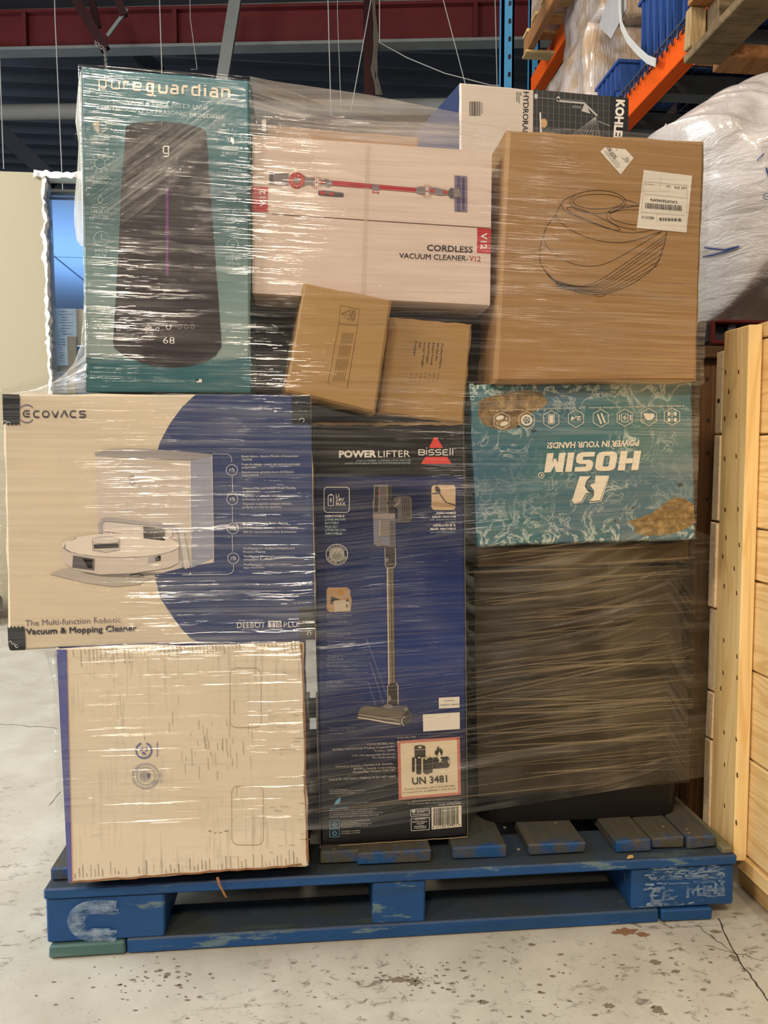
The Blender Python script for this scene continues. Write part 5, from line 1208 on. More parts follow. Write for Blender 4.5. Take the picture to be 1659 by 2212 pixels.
# wall planks on the crate's left side, running towards the camera
seams = [700, 735, 939, 1142, 1256, 1453, 1650, 1868]
zz = [aX(1632, s_, XP+.027).z for s_ in seams]
for i in range(len(seams)-1):
    bxo('wall_plank', (XP+.027+.0015*(i % 2), -.62, zz[i+1]+.0022), (XP+.048, yfar-.012, zz[i]-.0022), PW_[1], cr, .002, .001)
bxo('base_plank', (XP+.02, -.62, zz[-1]-.03), (XP+.05, yn+.03, zz[-1]-.002), PW_[1], cr, .002)
# far wall planks: their sawn ends show left of the post
se = [760, 939, 1126, 1314, 1497, 1602, 1840]
for i in range(len(se)-1):
    a = aX(1543, se[i], XP-.006*0).z; b = aX(1543, se[i+1], XP).z
    bxo('end_plank', (XP-.004*((i*7) % 3)/2, yfar, b+.0025), (XP+.62, yfar+.024, a-.0025), PW_[2], cr, .0015, .001)
for i, (x, y) in enumerate(((1561, 725), (1567, 804), (1595, 803), (1574, 846), (1565, 904), (1590, 898), (1565, 991), (1590, 985), (1566, 1101), (1594, 1100), (1568, 1161), (1597, 1177), (1561, 1202), (1586, 1228), (1564, 1266), (1591, 1281), (1563, 1383), (1592, 1418), (1562, 1453), (1592, 1464), (1557, 1487), (1564, 1582), (1590, 1596), (1565, 1652), (1592, 1674), (1565, 1740), (1590, 1777))):
    c = aX(x, y, XP-.0008); mb = MB(); mb.hexa([c+Vector(p) for p in ((0, -.0025, -.004), (0, .0015, -.004), (0, .002, .004), (0, -.001, .004), (.001, -.0025, -.004), (.001, .0015, -.004), (.001, .002, .004), (.001, -.001, .004))], flat('nail_hole', S(90, 66, 40), .8)); mb.build('nail', cr)
c = aX(1552, 866, XP-.001); mb = MB(); mb.tube([c, c+Vector((.001, 0, 0))], .005, flat('knot', S(60, 40, 24), .7), 8); mb.build('knot', cr)
bxo('skid', (XP+.06, -.6, .0), (XP+.14, yfar, .07), PW_[1], cr, .002)
bxo('floor_board', (XP+.05, -.6, .07), (XP+.66, yfar, .09), PW_[1], cr, .002)
# older dark crate behind
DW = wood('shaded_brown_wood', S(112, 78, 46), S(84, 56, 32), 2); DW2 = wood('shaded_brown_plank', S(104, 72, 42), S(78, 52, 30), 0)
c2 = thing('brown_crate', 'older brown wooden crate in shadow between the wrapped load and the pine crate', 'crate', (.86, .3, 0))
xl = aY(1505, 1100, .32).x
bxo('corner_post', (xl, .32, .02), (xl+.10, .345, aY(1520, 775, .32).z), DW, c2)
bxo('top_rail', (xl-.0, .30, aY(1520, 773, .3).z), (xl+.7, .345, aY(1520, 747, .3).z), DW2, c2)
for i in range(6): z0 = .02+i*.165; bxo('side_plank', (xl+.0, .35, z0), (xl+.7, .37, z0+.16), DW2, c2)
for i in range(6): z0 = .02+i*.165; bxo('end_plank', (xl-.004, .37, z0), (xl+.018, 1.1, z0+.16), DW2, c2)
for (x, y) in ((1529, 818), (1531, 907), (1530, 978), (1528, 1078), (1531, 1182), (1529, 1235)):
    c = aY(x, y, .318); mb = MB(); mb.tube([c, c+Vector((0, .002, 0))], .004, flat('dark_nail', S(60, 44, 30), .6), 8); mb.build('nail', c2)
# tool case on it
tc = thing('tool_case', 'dark grey case with red rim lying on the brown crate below the white bag', 'case', tuple(aY(1580, 745, .4)))
RD = flat('dull_red_plastic', S(96, 34, 30), .5); DKP = flat('dark_plastic', S(52, 50, 52), .5)
a = aY(1540, 745, .4); b = aY(1650, 690, .4)
for nm, lo, hi, mt in (('case_base', (a.x, .4, a.z), (b.x+.06, .62, a.z+.012), RD), ('case_lid', (a.x+.01, .4, b.z-.01), (b.x+.05, .62, b.z), RD), ('case_side', (a.x, .41, a.z), (a.x+.012, .6, b.z), RD), ('case_body', (a.x+.014, .43, a.z+.01), (b.x+.04, .6, b.z-.01), DKP)): bxo(nm, lo, hi, mt, tc)
for x in (1574, 1600, 1616): c = aY(x, 716, .415); bxo('latch', (c.x, .415, c.z-.02), (c.x+.02, .43, c.z+.02), flat('grey_latch', S(104, 100, 100), .4), tc)
mb = MB(); mb.box((aY(1512, 745, .36).x, .36, aY(1512, 745, .36).z), (aY(1538, 690, .36).x, .5, aY(1538, 692, .36).z), DKP, .008); tag(mb.build('foam_block'), 'small dark grey block on the brown crate beside the red-rimmed case', 'block')

# ================================================================ white plastic sack
def sack():
    sil = [(1395, 305), (1420, 290), (1470, 255), (1505, 235), (1535, 212), (1560, 205), (1592, 187), (1625, 180), (1660, 168), (1760, 150), (1900, 170), (1980, 260), (2000, 450), (1960, 640), (1850, 700), (1700, 705), (1600, 702), (1560, 695), (1520, 705), (1500, 690), (1470, 600), (1430, 480), (1400, 380)]
    Yc = .85; dep = .34; cen = Vector((0, 0, 0)); P_ = [aY(x, y, Yc) for x, y in sil]
    for p in P_: cen += p
    cen /= len(P_); cen = Vector((cen.x, Yc, cen.z)); bm = bmesh.new(); rows = []
    N_ = 96; pr = []
    L = len(P_)
    for i in range(N_):
        f_ = i/N_*L; k = int(f_); u = f_-k; p0, p1, p2, p3 = P_[(k-1) % L], P_[k % L], P_[(k+1) % L], P_[(k+2) % L]
        pr.append(.5*((2*p1)+(-p0+p2)*u+(2*p0-5*p1+4*p2-p3)*u*u+(-p0+3*p1-3*p2+p3)*u**3))
    V = []; R_ = 26
    for sgn in (-1, 1):
        for r in range(R_+1):
            t_ = r/R_ if sgn < 0 else 1-r/R_; ring = []
            if sgn > 0 and r == 0: continue
            for p in pr:
                q = cen.lerp(p, math.sin(t_*math.pi/2)); q = Vector((q.x, Yc+sgn*dep*math.cos(t_*math.pi/2), q.z))
                nz = noise.fractal(Vector((q.x*3, q.y*3, q.z*3)), .8, 2.1, 3)*.045
                fold = (1-abs(noise.noise(Vector((q.x*5+q.z*3, q.y*2, q.z*6+8))))*2)**4*.018*(t_ < .98)
                q += Vector((0, sgn*nz*1.0*math.cos(t_*math.pi/2), 0))+Vector((0, sgn*fold, 0)); ring.append(q)
            V.append(ring)
    verts = [v for g in V for v in g]; n = N_
    fs = [(i*n+k, i*n+(k+1) % n, (i+1)*n+(k+1) % n, (i+1)*n+k) for i in range(len(V)-1) for k in range(n)]
    m = NT('white_plastic_film'); m.base(m.mix(m.noise(m.co(), 4, 3), S(184, 174, 166), S(208, 198, 192)), .32, .5)
    hgt = m.math('ADD', m.noise(m.co((6, 6, 26)), 1, 5, .6, .8), m.math('MULTIPLY', m.noise(m.co(), 7, 4, .55, 1.2), .9)); m.bump(hgt, .5, .022)
    m.b.inputs['Coat Weight'].default_value = .5; m.b.inputs['Coat Roughness'].default_value = .12
    t = thing('plastic_sack', 'bulging white plastic sack with blue marker lines, right of the brown carton', 'sack', tuple(cen))
    mesh_obj('sack_body', verts, fs, m.mat, t, smooth=True)
    return t, Yc, dep, verts, n, V
sk, Yc, dep, SV, _, _V = sack()
INKB = flat('blue_marker', S(60, 72, 120), .5)
from mathutils.bvhtree import BVHTree
_me = bpy.data.objects['sack_body'].data; _off = sk.location
bt = BVHTree.FromPolygons([v.co+_off for v in _me.vertices], [tuple(p.vertices) for p in _me.polygons])
def onto(pts, wd, name):
    vs_ = []
    P2 = [Vector(p) for p in pts]
    for i, p in enumerate(P2):
        tt = (P2[min(i+1, len(P2)-1)]-P2[max(i-1, 0)]).normalized(); nn = Vector((-tt.y, tt.x))*wd/2
        for q in (p+nn, p-nn):
            h = bt.ray_cast(CAM, ray(q.x, q.y).normalized()); c = h[0] if h[0] else aY(q.x, q.y, Yc-dep)
            vs_.append(c-ray(q.x, q.y).normalized()*.006)
    mesh_obj(name, vs_, [(2*i, 2*i+1, 2*i+3, 2*i+2) for i in range(len(P2)-1)], INKB, sk)
def dens(pts, n=6):
    r = []
    for a, b in zip(pts, pts[1:]):
        for i in range(n): r.append((a[0]+(b[0]-a[0])*i/n, a[1]+(b[1]-a[1])*i/n))
    return r+[pts[-1]]
onto(dens([(1521, 535), (1545, 538), (1565, 540), (1580, 536), (1597, 532)]), 3.6, 'marker_line'); onto(dens([(1518, 555), (1540, 551), (1565, 544), (1597, 532)]), 3.6, 'marker_line')
onto(dens([(1651, 331), (1643, 339), (1635, 347)]), 2.2, 'marker_line'); onto(dens([(1655, 362), (1659, 375), (1664, 385)]), 4, 'marker_line')
onto([(1658+9*math.cos(math.radians(a)), 424+7*math.sin(math.radians(a))) for a in range(0, 361, 20)], 1.6, 'marker_line'); onto(dens([(1652, 424), (1665, 426)]), 1.4, 'marker_line')
mesh_obj('sack_tip', [aY(1424, 292, .8), aY(1438, 266, .8), aY(1446, 274, .8), aY(1448, 292, .8)], [(0, 1, 2, 3)], bpy.data.materials['white_plastic_film'], sk)
pl = thing('support_pallet', 'weathered pallet and crate base holding up the white sack, mostly hidden', 'pallet', (1.4, 1.0, 0))
for i in range(3): bxo('stack_layer', (.99, .56, .02+i*.33), (2.0, 1.2, .02+i*.33+.3), DW2, pl)

# ================================================================ warehouse rack
BLU = flat('rack_blue_paint', S(62, 132, 176), .4, .4, 0, .05, 8); ORG = flat('rack_orange_paint', S(246, 96, 20), .4, .4, 0, .04, 8); HOLE = flat('slot_shadow', S(24, 26, 30), .8)
XR = 1.6
rk = thing('pallet_rack', 'blue and orange pallet rack with wire shelf decks, upper right', 'rack', (XR, 2.0, 0))
def upright(name, px0, px1, Y):
    a = aY(px0, 100, Y); b = aY(px1, 100, Y); mb = MB(); w2 = (b.x-a.x)
    mb.box((a.x, Y, 0), (b.x, Y+.03, 5.4), BLU); mb.box((a.x, Y, 0), (a.x+.012, Y+.07, 5.4), BLU); mb.box((b.x-.012, Y, 0), (b.x, Y+.07, 5.4), BLU); o = mb.build(name, rk)
    cx = a.x+w2*.62; mb = MB()
    for k in range(52): z = 1.2+k*.0985; mb.hexa([Vector((cx+dx, Y-.001+dy, z+dz2)) for dy in (0, .002) for dx, dz2 in ((-.008, -.016), (.008, -.01), (.008, .014), (-.008, .012))], HOLE)
    tag(mb.build('slot', rk), kind='stuff')
upright('upright', 1085, 1110.5, 3.2)
upright('upright', 1146, 1166, 4.3)
def beam(x, y0, y1, z0, h, name):
    mb = MB(); mb.box((x, y0, z0), (x+.055, y1, z0+h), ORG, .003); mb.box((x+.055, y0, z0), (x+.075, y1, z0+h*.7), ORG); return mb.build(name, rk)
zb1 = aX(1482, 138, XR+.04).z; zt1 = aX(1458, 30, XR).z; yb1 = aX(1482, 138, XR).y
zlow = zb1; hgt1 = max(.11, aX(1400, 130, XR).z-zlow)
beam(XR, .9, 4.3, zlow, .125, 'beam'); beam(XR+1.0, .9, 4.3, zlow, .125, 'beam')
zup = aX(1205, 108, XR).z
beam(XR, 2.2, 4.3, zup, .125, 'beam'); beam(XR+1.0, 2.2, 4.3, zup, .125, 'beam')
mb = MB()
for k in range(10):
    y_ = 1.3+k*.32; mb.box((XR-.004, y_, zlow+.10), (XR-.001, y_+.05, zlow+.106), HOLE)
tag(mb.build('beam_slots', rk), kind='stuff')
# wire deck of the lower shelf: shows from below and its zigzag edge along the beam
WG = flat('galvanised_wire', S(120, 130, 136), .35, .5, .5); DKW = flat('dark_wire', S(46, 52, 70), .4)
mb = MB(); zd = zlow+.135
for k in range(30): y_ = 1.0+k*.11; mb.tube([(XR-.02, y_, zd-.05), (XR-.02, y_, zd+.005), (XR+1.1, y_, zd+.005)], .003, WG, 4)
tag(mb.build('deck_wires_across', rk), kind='stuff')
mb = MB()
for k in range(18): x_ = XR-.02+k*.065; mb.tube([(x_, .95, zd), (x_, 4.25, zd)], .003, WG, 4)
tag(mb.build('deck_wires_along', rk), kind='stuff')
for k, y_ in enumerate((1.15, 1.5, 1.95, 2.35, 2.75, 3.15, 3.6)):
    mb = MB(); mb.box((XR+.04, y_, zlow+.03), (XR+1.0, y_+.09, zlow+.12), flat('deck_support_channel', S(92, 96, 98), .4, .4)); mb.build('deck_support', rk)
# tied edge strip
mb = MB()
for k in range(60): y_ = 1.0+k*.05; mb.bar((XR-.012, y_, zd-.05), (XR-.012, y_+.025, zd+.01), .004, .004, DKW); mb.bar((XR-.012, y_+.025, zd+.01), (XR-.012, y_+.05, zd-.05), .004, .004, DKW)
tag(mb.build('deck_zigzag_edge', rk), kind='stuff')
# blue bins on the shelf
BIN = flat('blue_bin_plastic', S(52, 82, 142), .42, .4); BIND = flat('navy_bin_plastic', S(24, 40, 92), .45, .4)
def bbin(label, x0, y0, wx, wy, h, mat=BIN, z=None, ribs=True):
    z = zd+.008 if z is None else z; t = thing('plastic_bin', label, 'bin', (x0, y0, z), 'blue plastic bins on the rack shelf'); th = .008
    mb = MB()
    def q(s_, zz_): return [(x0+s_, y0+s_, zz_), (x0+wx-s_, y0+s_, zz_), (x0+wx-s_, y0+wy-s_, zz_), (x0+s_, y0+wy-s_, zz_)]
    v1 = q(.02, z)+q(0, z+h)+q(th, z+h)+q(.02+th, z+th); F_ = [(0, 3, 2, 1), (12, 13, 14, 15)]
    for i in range(4): j = (i+1) % 4; F_ += [(i, j, 4+j, 4+i), (4+i, 4+j, 8+j, 8+i), (8+i, 8+j, 12+j, 12+i)]
    mb.add(v1, F_, mat); mb.build('bin_body', t)
    mb = MB()
    for zz_ in (z+h-.015,):
        mb.box((x0-.012, y0-.012, zz_), (x0+wx+.012, y0+.0, zz_+.015), mat); mb.box((x0-.012, y0, zz_), (x0, y0+wy, zz_+.015), mat); mb.box((x0+wx, y0, zz_), (x0+wx+.012, y0+wy, zz_+.015), mat); mb.box((x0-.012, y0+wy, zz_), (x0+wx+.012, y0+wy+.012, zz_+.015), mat)
    mb.build('rim', t)
    if ribs:
        for k in range(5):
            mb = MB(); y_ = y0+wy*(k+.5)/5; mb.box((x0-.008, y_-.008, z+.03), (x0+.01, y_+.008, z+h-.02), mat); mb.build('rib', t)
bbin('blue plastic bin with pale end lip, behind the dangling white strap', XR+.02, 2.12, .40, .34, .36)
bbin('blue plastic bin nearest the weathered pallet, top right', XR+.02, 1.68, .40, .36, .44)
bbin('small ribbed blue bin just above the shower head carton', XR-.02, 2.62, .36, .30, .17)
bbin('dark navy bin seen through the shelf wires, nearest', XR+.45, 1.45, .5, .4, .25, BIND); bbin('dark navy bin seen through the shelf wires, behind the nearest one', XR+.45, 1.98, .5, .4, .25, BIND); bbin('dark navy bin seen through the shelf wires, farthest', XR+.45, 2.55, .5, .5, .25, BIND)
# white strap and paper
mb = MB(); ST = flat('white_strap', S(226, 222, 214), .4)
pts = [aX(x, y, XR-.05) for x, y in ((1338, -20), (1338, 20), (1342, 55), (1356, 85), (1376, 108), (1398, 128), (1415, 135))]
for i in range(len(pts)-1): mb.bar(pts[i], pts[i+1]+(pts[i+1]-pts[i])*.08, .003, .034, ST, (.2, 1, -.6))
tag(mb.build('plastic_strap'), 'white plastic strap dangling over the orange rack beam', 'strap')
mb = MB(); Pp = [aX(x, y, XR-.03) for x, y in ((1293, 57), (1320, 84), (1352, 20), (1352, -40), (1325, -40))]
mb.add(Pp+[p+Vector((.004, 0, 0)) for p in Pp], [(0, 1, 2, 3, 4), (9, 8, 7, 6, 5)]+[(i, (i+1) % 5, 5+(i+1) % 5, 5+i) for i in range(5)], flat('grey_paper', S(176, 172, 170), .7)); tag(mb.build('paper_sheet'), 'grey paper sheet hanging beside the wrapped goods on the rack', 'paper')
# film wrapped goods
m = NT('wrapped_goods_film'); m.base(m.mix(m.ramp(m.noise(m.co((2, 2, 3)), 3, 2), [(.45, 0.0), (.6, 1.0)]), S(230, 212, 200), S(208, 178, 146)), .18, .6)
m.bump(m.noise(m.co((55, 55, 7)), 1, 5, .65, 1.0), 1.0, .014); m.b.inputs['Coat Weight'].default_value = .8; m.b.inputs['Coat Roughness'].default_value = .1
t = thing('wrapped_goods', 'stack of pale cartons wrapped in shiny crinkled film on the rack shelf', 'wrapped goods', (XR+.2, 3.0, zd))
y1_ = aX(1180, 200, XR-.02).y
bm = bmesh.new(); bmesh.ops.create_cube(bm, size=1); bmesh.ops.subdivide_edges(bm, edges=bm.edges[:], cuts=14, use_grid_fill=True)
def wr(nm, lo, hi):
    bm2 = bm.copy()
    for v in bm2.verts:
        c = Vector((lo[0]+(v.co.x+.5)*(hi[0]-lo[0]), lo[1]+(v.co.y+.5)*(hi[1]-lo[1]), lo[2]+(v.co.z+.5)*(hi[2]-lo[2])))
        nn = noise.fractal(c*4, 1, 2, 4); v.co = c+Vector((nn, noise.noise(c*6+Vector((5, 5, 5))), nn))*.03
    vs_ = [v.co[:] for v in bm2.verts]; bm2.verts.index_update(); fs = [[v.index for v in f.verts] for f in bm2.faces]
    mesh_obj(nm, vs_, fs, m.mat, t, smooth=True); bm2.free()
wr('lower_bundle', (XR-.06, 2.98, zd+.01), (XR+.8, min(4.1, y1_), zd+.55)); wr('upper_bundle', (XR-.03, 2.9, zd+.56), (XR+.8, 3.5, zd+1.05))
# wooden pallet on the upper beam
OW = wood('old_pallet_wood', S(176, 124, 78), S(140, 92, 54), 1); OW2 = wood('pale_pallet_end', S(214, 180, 124), S(190, 150, 96), 0)
t = thing('overhead_pallet', 'brown wooden pallet overhanging the upper rack beam, top centre right', 'pallet', (1.35, 3.0, zup))
XQ = XR-.18
a = aX(1131, 122, XQ); yq = a.y
bxo('runner', (XQ, 2.2, a.z), (XQ+.045, yq, a.z+.10), OW, t); bxo('runner', (XQ+.5, 2.2, a.z), (XQ+.545, yq, a.z+.10), OW, t)
for k in range(6): y_ = yq-.11-k*.19; bxo('deck_board', (XQ-.01, y_, a.z+.103), (XQ+.8, y_+.1, a.z+.121), OW2, t)
bxo('bottom_board', (XQ-.01, yq-.1, a.z-.02), (XQ+.8, yq, a.z-.002), OW2, t)
mb = MB(); mb.box((XQ+.02, 2.1, a.z+.123), (XQ+.7, yq-.1, a.z+.7), m.mat, .01, .01); tag(mb.build('wrapped_bundle'), 'pale wrapped bundle on the overhanging brown pallet', 'bundle')
# weathered pallet on the near end
GW_ = wood('weathered_grey_wood', S(150, 126, 92), S(104, 84, 60), 0, 1, .7, S(88, 72, 52)); GW2 = wood('weathered_end_grain', S(186, 158, 112), S(150, 122, 82), 2, 1, .7)
t = thing('weathered_pallet', 'weathered grey brown wooden pallet jutting from the rack, top right corner', 'pallet', (1.4, 1.3, zd))
XN = 1.28
c0 = aX(1466, 138, XN)
yq = 1.40; c0 = aY(1476, 138, yq)
bxo('bottom_runner', (c0.x, .35, c0.z), (c0.x+.135, yq, c0.z+.03), GW_, t, .004, .003)
bxo('end_block', (c0.x-.005, yq-.05, c0.z+.031), (c0.x+.055, yq-.012, c0.z+.17), GW2, t, .004, .003)
bxo('side_block', (c0.x+.06, yq-.12, c0.z+.031), (c0.x+.16, yq+.02, c0.z+.17), GW_, t, .004, .003)
bxo('side_block', (c0.x+.005, .75, c0.z+.031), (c0.x+.13, .9, c0.z+.17), GW2, t, .004, .003)
for k in range(5): bxo('deck_board', (c0.x-.01, .4+k*.21, c0.z+.172), (c0.x+.95, .52+k*.21, c0.z+.19), OW, t, .002, .002)
bxo('cross_board', (c0.x+.136, yq-.06, c0.z+.0), (c0.x+.95, yq+.05, c0.z+.05), OW, t, .003, .002)
bxo('cross_board', (c0.x+.136, yq+.1, c0.z+.10), (c0.x+.95, yq+.2, c0.z+.13), OW, t, .003, .002)
bxo('bottom_runner', (c0.x+.6, .35, c0.z), (c0.x+.72, yq, c0.z+.03), GW_, t, .004, .003)

# ================================================================ stretch film around the load
def m_film(name, haze0=.02, haze1=.30, gl=.115, rough=.065, bump=1.0, us=1.6, vsr=150, wide=True, tint=(.92, .86, .80)):
    m = NT(name); m.n.remove(m.b)
    uv = m.n.new('ShaderNodeUVMap'); uv.uv_map = 'UVMap'
    def mp(a, b, off=0): q = m.n.new('ShaderNodeMapping'); q.inputs['Scale'].default_value = (a, b, 1); q.inputs['Location'].default_value = (off, off*1.7, 0); m.l(uv.outputs[0], q.inputs[0]); return q.outputs[0]
    n1 = m.noise(mp(us, vsr), 1, 4, .62, .15); n2 = m.noise(mp(us*1.6, vsr*.33, 3), 1, 3, .6, .2); big = m.noise(mp(2.2, 7, 9), 1, 3)
    fine = m.noise(mp(us*3, vsr*3.2, 5), 1, 2, .5)
    att = m.n.new('ShaderNodeAttribute'); att.attribute_name = 'haze'
    st = m.ramp(n1, [(.50, 0.0), (.72, 1.0)]); s2 = m.ramp(n2, [(.50, 0.0), (.74, .8)]); bg = m.ramp(big, [(.36, .12), (.66, 1.0)])
    hz = m.math('MULTIPLY', m.math('ADD', st, s2), m.math('MULTIPLY', bg, haze1))
    hz = m.math('MULTIPLY', m.math('ADD', hz, haze0), att.outputs['Fac'], True)
    bp = m.n.new('ShaderNodeBump'); bp.inputs['Strength'].default_value = 1.0; bp.inputs['Distance'].default_value = bump
    w1 = m.noise(mp(us*1.1, 78, 21), 1, 2, .5, .1); w2 = m.noise(mp(us*.8, 27, 31), 1, 2, .5, .1)
    hsum = m.math('ADD', m.math('ADD', m.math('MULTIPLY', w1, .009), m.math('MULTIPLY', w2, .016)), m.math('MULTIPLY', fine, .0009)); m.l(hsum, bp.inputs['Height'])
    tr = m.n.new('ShaderNodeBsdfTransparent'); tr.inputs[0].default_value = (.97, .97, .96, 1)
    df = m.n.new('ShaderNodeBsdfDiffuse'); df.inputs[0].default_value = (*tint, 1)
    tl = m.n.new('ShaderNodeBsdfTranslucent'); tl.inputs[0].default_value = (*tint, 1)
    mx0 = m.n.new('ShaderNodeMixShader'); mx0.inputs[0].default_value = .35; m.l(df.outputs[0], mx0.inputs[1]); m.l(tl.outputs[0], mx0.inputs[2])
    mx1 = m.n.new('ShaderNodeMixShader'); m.l(hz, mx1.inputs[0]); m.l(tr.outputs[0], mx1.inputs[1]); m.l(mx0.outputs[0], mx1.inputs[2])
    gs = m.n.new('ShaderNodeBsdfGlossy'); gs.inputs['Roughness'].default_value = rough; gs.inputs[0].default_value = (1, 1, 1, 1); m.l(bp.outputs[0], gs.inputs['Normal'])
    mx2 = m.n.new('ShaderNodeMixShader'); gm = m.ramp(m.noise(mp(4.5, 5.5, 41), 1, 3, .5, .3), [(.42, .12), (.58, 1.0)]); g = m.math('MULTIPLY', m.math('MULTIPLY', m.math('ADD', m.math('MULTIPLY', s2, .5), .6), gm), gl); m.l(g, mx2.inputs[0])
    m.l(mx1.outputs[0], mx2.inputs[1]); m.l(gs.outputs[0], mx2.inputs[2]); m.l(mx2.outputs[0], m.out.inputs[0]); return m.mat
FILM = m_film('stretch_film'); 
wrap = thing('stretch_film', 'clear stretch film wound around all the cartons and totes on the blue pallet', 'film', (0, 0, .2))
def film_obj(name, grid, uvs, haze, mat, parent=wrap, closed=False):
    R_ = len(grid); N_ = len(grid[0]); vs_ = [v for g in grid for v in g]; fs = []
    for j in range(R_-1):
        for i in range(N_ if closed else N_-1): fs.append((j*N_+i, j*N_+(i+1) % N_, (j+1)*N_+(i+1) % N_, (j+1)*N_+i))
    o = mesh_obj(name, vs_, fs, mat, parent, smooth=True); me = o.data
    ul = me.uv_layers.new(name='UVMap'); fu = [u for g in uvs for u in g]
    idx = np.empty(len(me.loops), dtype=np.int32); me.loops.foreach_get('vertex_index', idx)
    ua = np.array(fu, dtype=np.float32)[idx]
    ul.data.foreach_set('uv', ua.ravel())
    a = me.attributes.new('haze', 'FLOAT', 'POINT'); a.data.foreach_set('value', np.array([h for g in haze for h in g], dtype=np.float32))
    return o
# boxes as (x0,x1,y0,y1,z0,z1) footprints that push the film out
def zpx(y, x=829): return aY(x, y, 0).z
LOAD = [(-.49, .01, -.026, .43, .545, .95), (-.41, -.012, -.034, .41, .14, .53), (-.355, -.09, -.004, .30, .95, 1.462), (-.09, .305, .018, .35, 1.1, 1.372), (.316, .682, -.004, .30, .975, 1.395),
        (.29, .69, .026, .33, .70, .972), (.012, .292, .046, .22, .16, .9), (.30, .748, .072, .5, .2, .70), (-.03, .11, -.004, .12, .93, 1.1), (.11, .265, .04, .19, .91, 1.08), (-.40, .60, .5, .85, .14, 1.25), (.28, .60, .325, .6, 1.39, 1.47)]
CX, CY = .12, .4
zs_ = np.linspace(.205, 1.475, 240)
NF = 210
def angset():
    r = []
    for i in range(NF): x = -.56+i/(NF-1)*(1.36); r.append((x, -.03))
    for i in range(1, 24): r.append((.80, -.03+i/24*.93))
    for i in range(40): r.append((.80-i/39*1.36, .90))
    for i in range(1, 24): r.append((-.56, .90-i/24*.93))
    return r
TG = angset(); DIR = [Vector((a-CX, b-CY)).normalized() for a, b in TG]
def hull(pts):
    pts = sorted(set(pts)); lo = []; up = []
    for p in pts:
        while len(lo) >= 2 and (lo[-1][0]-lo[-2][0])*(p[1]-lo[-2][1])-(lo[-1][1]-lo[-2][1])*(p[0]-lo[-2][0]) <= 0: lo.pop()
        lo.append(p)
    for p in reversed(pts):
        while len(up) >= 2 and (up[-1][0]-up[-2][0])*(p[1]-up[-2][1])-(up[-1][1]-up[-2][1])*(p[0]-up[-2][0]) <= 0: up.pop()
        up.append(p)
    return lo[:-1]+up[:-1]
def radial(h):
    out = []
    for d in DIR:
        best = None
        for a, b in zip(h, h[1:]+h[:1]):
            ex, ey = b[0]-a[0], b[1]-a[1]; den = d.x*ey-d.y*ex
            if abs(den) < 1e-9: continue
            t_ = ((a[0]-CX)*ey-(a[1]-CY)*ex)/den; s_ = ((a[0]-CX)*d.y-(a[1]-CY)*d.x)/den
            if t_ > 0 and -1e-6 <= s_ <= 1+1e-6: best = t_ if best is None else max(best, t_)
        out.append(best or .3)
    return out
RR = []; cache = {}
for z in zs_:
    act = tuple(i for i, b in enumerate(LOAD) if b[4]-.004 <= z <= b[5]+.004)
    if act not in cache:
        pts = []
        for i in act: b = LOAD[i]; pts += [(b[0], b[2]), (b[1], b[2]), (b[1], b[3]), (b[0], b[3])]
        cache[act] = radial(hull(pts)) if len(pts) >= 3 else None
    RR.append(cache[act] or RR[-1])
RR = np.array(RR); dzr = zs_[1]-zs_[0]
# taut film leaves an edge gradually: it can only neck in at a limited slope
OUT = RR.copy()
for _ in range(3):
    for j in range(1, len(zs_)): OUT[j] = np.maximum(OUT[j], OUT[j-1]-dzr*2.6)
    for j in range(len(zs_)-2, -1, -1): OUT[j] = np.maximum(OUT[j], OUT[j+1]-dzr*2.6)
SM_ = OUT.copy()
for _ in range(6): SM_[1:-1] = (SM_[:-2]+2*SM_[1:-1]+SM_[2:])/4
OUT = np.maximum(SM_, RR+.0)
ztl = [(-.56, 1.466), (-.092, 1.456), (-.05, 1.450), (.10, 1.436), (.24, 1.415), (.335, 1.398), (.69, 1.393), (.80, 1.39)]
def ztop_at(x):
    for (a, za), (b, zb2) in zip(ztl, ztl[1:]):
        if a <= x <= b: return za+(zb2-za)*(x-a)/(b-a)
    return ztl[0][1] if x < -.56 else ztl[-1][1]
def zbot_at(x): return .254-.04*min(1, max(0, (x+.4)/.5))+.02*max(0, (x-.1)/.6)
grid = []; uvs = []; hz = []
RW = len(zs_)
per = [0]
for a, b in zip(TG, TG[1:]): per.append(per[-1]+math.hypot(b[0]-a[0], b[1]-a[1]))
zlo = zs_[0]
Z0_, Z1_ = zs_[0], zs_[-1]
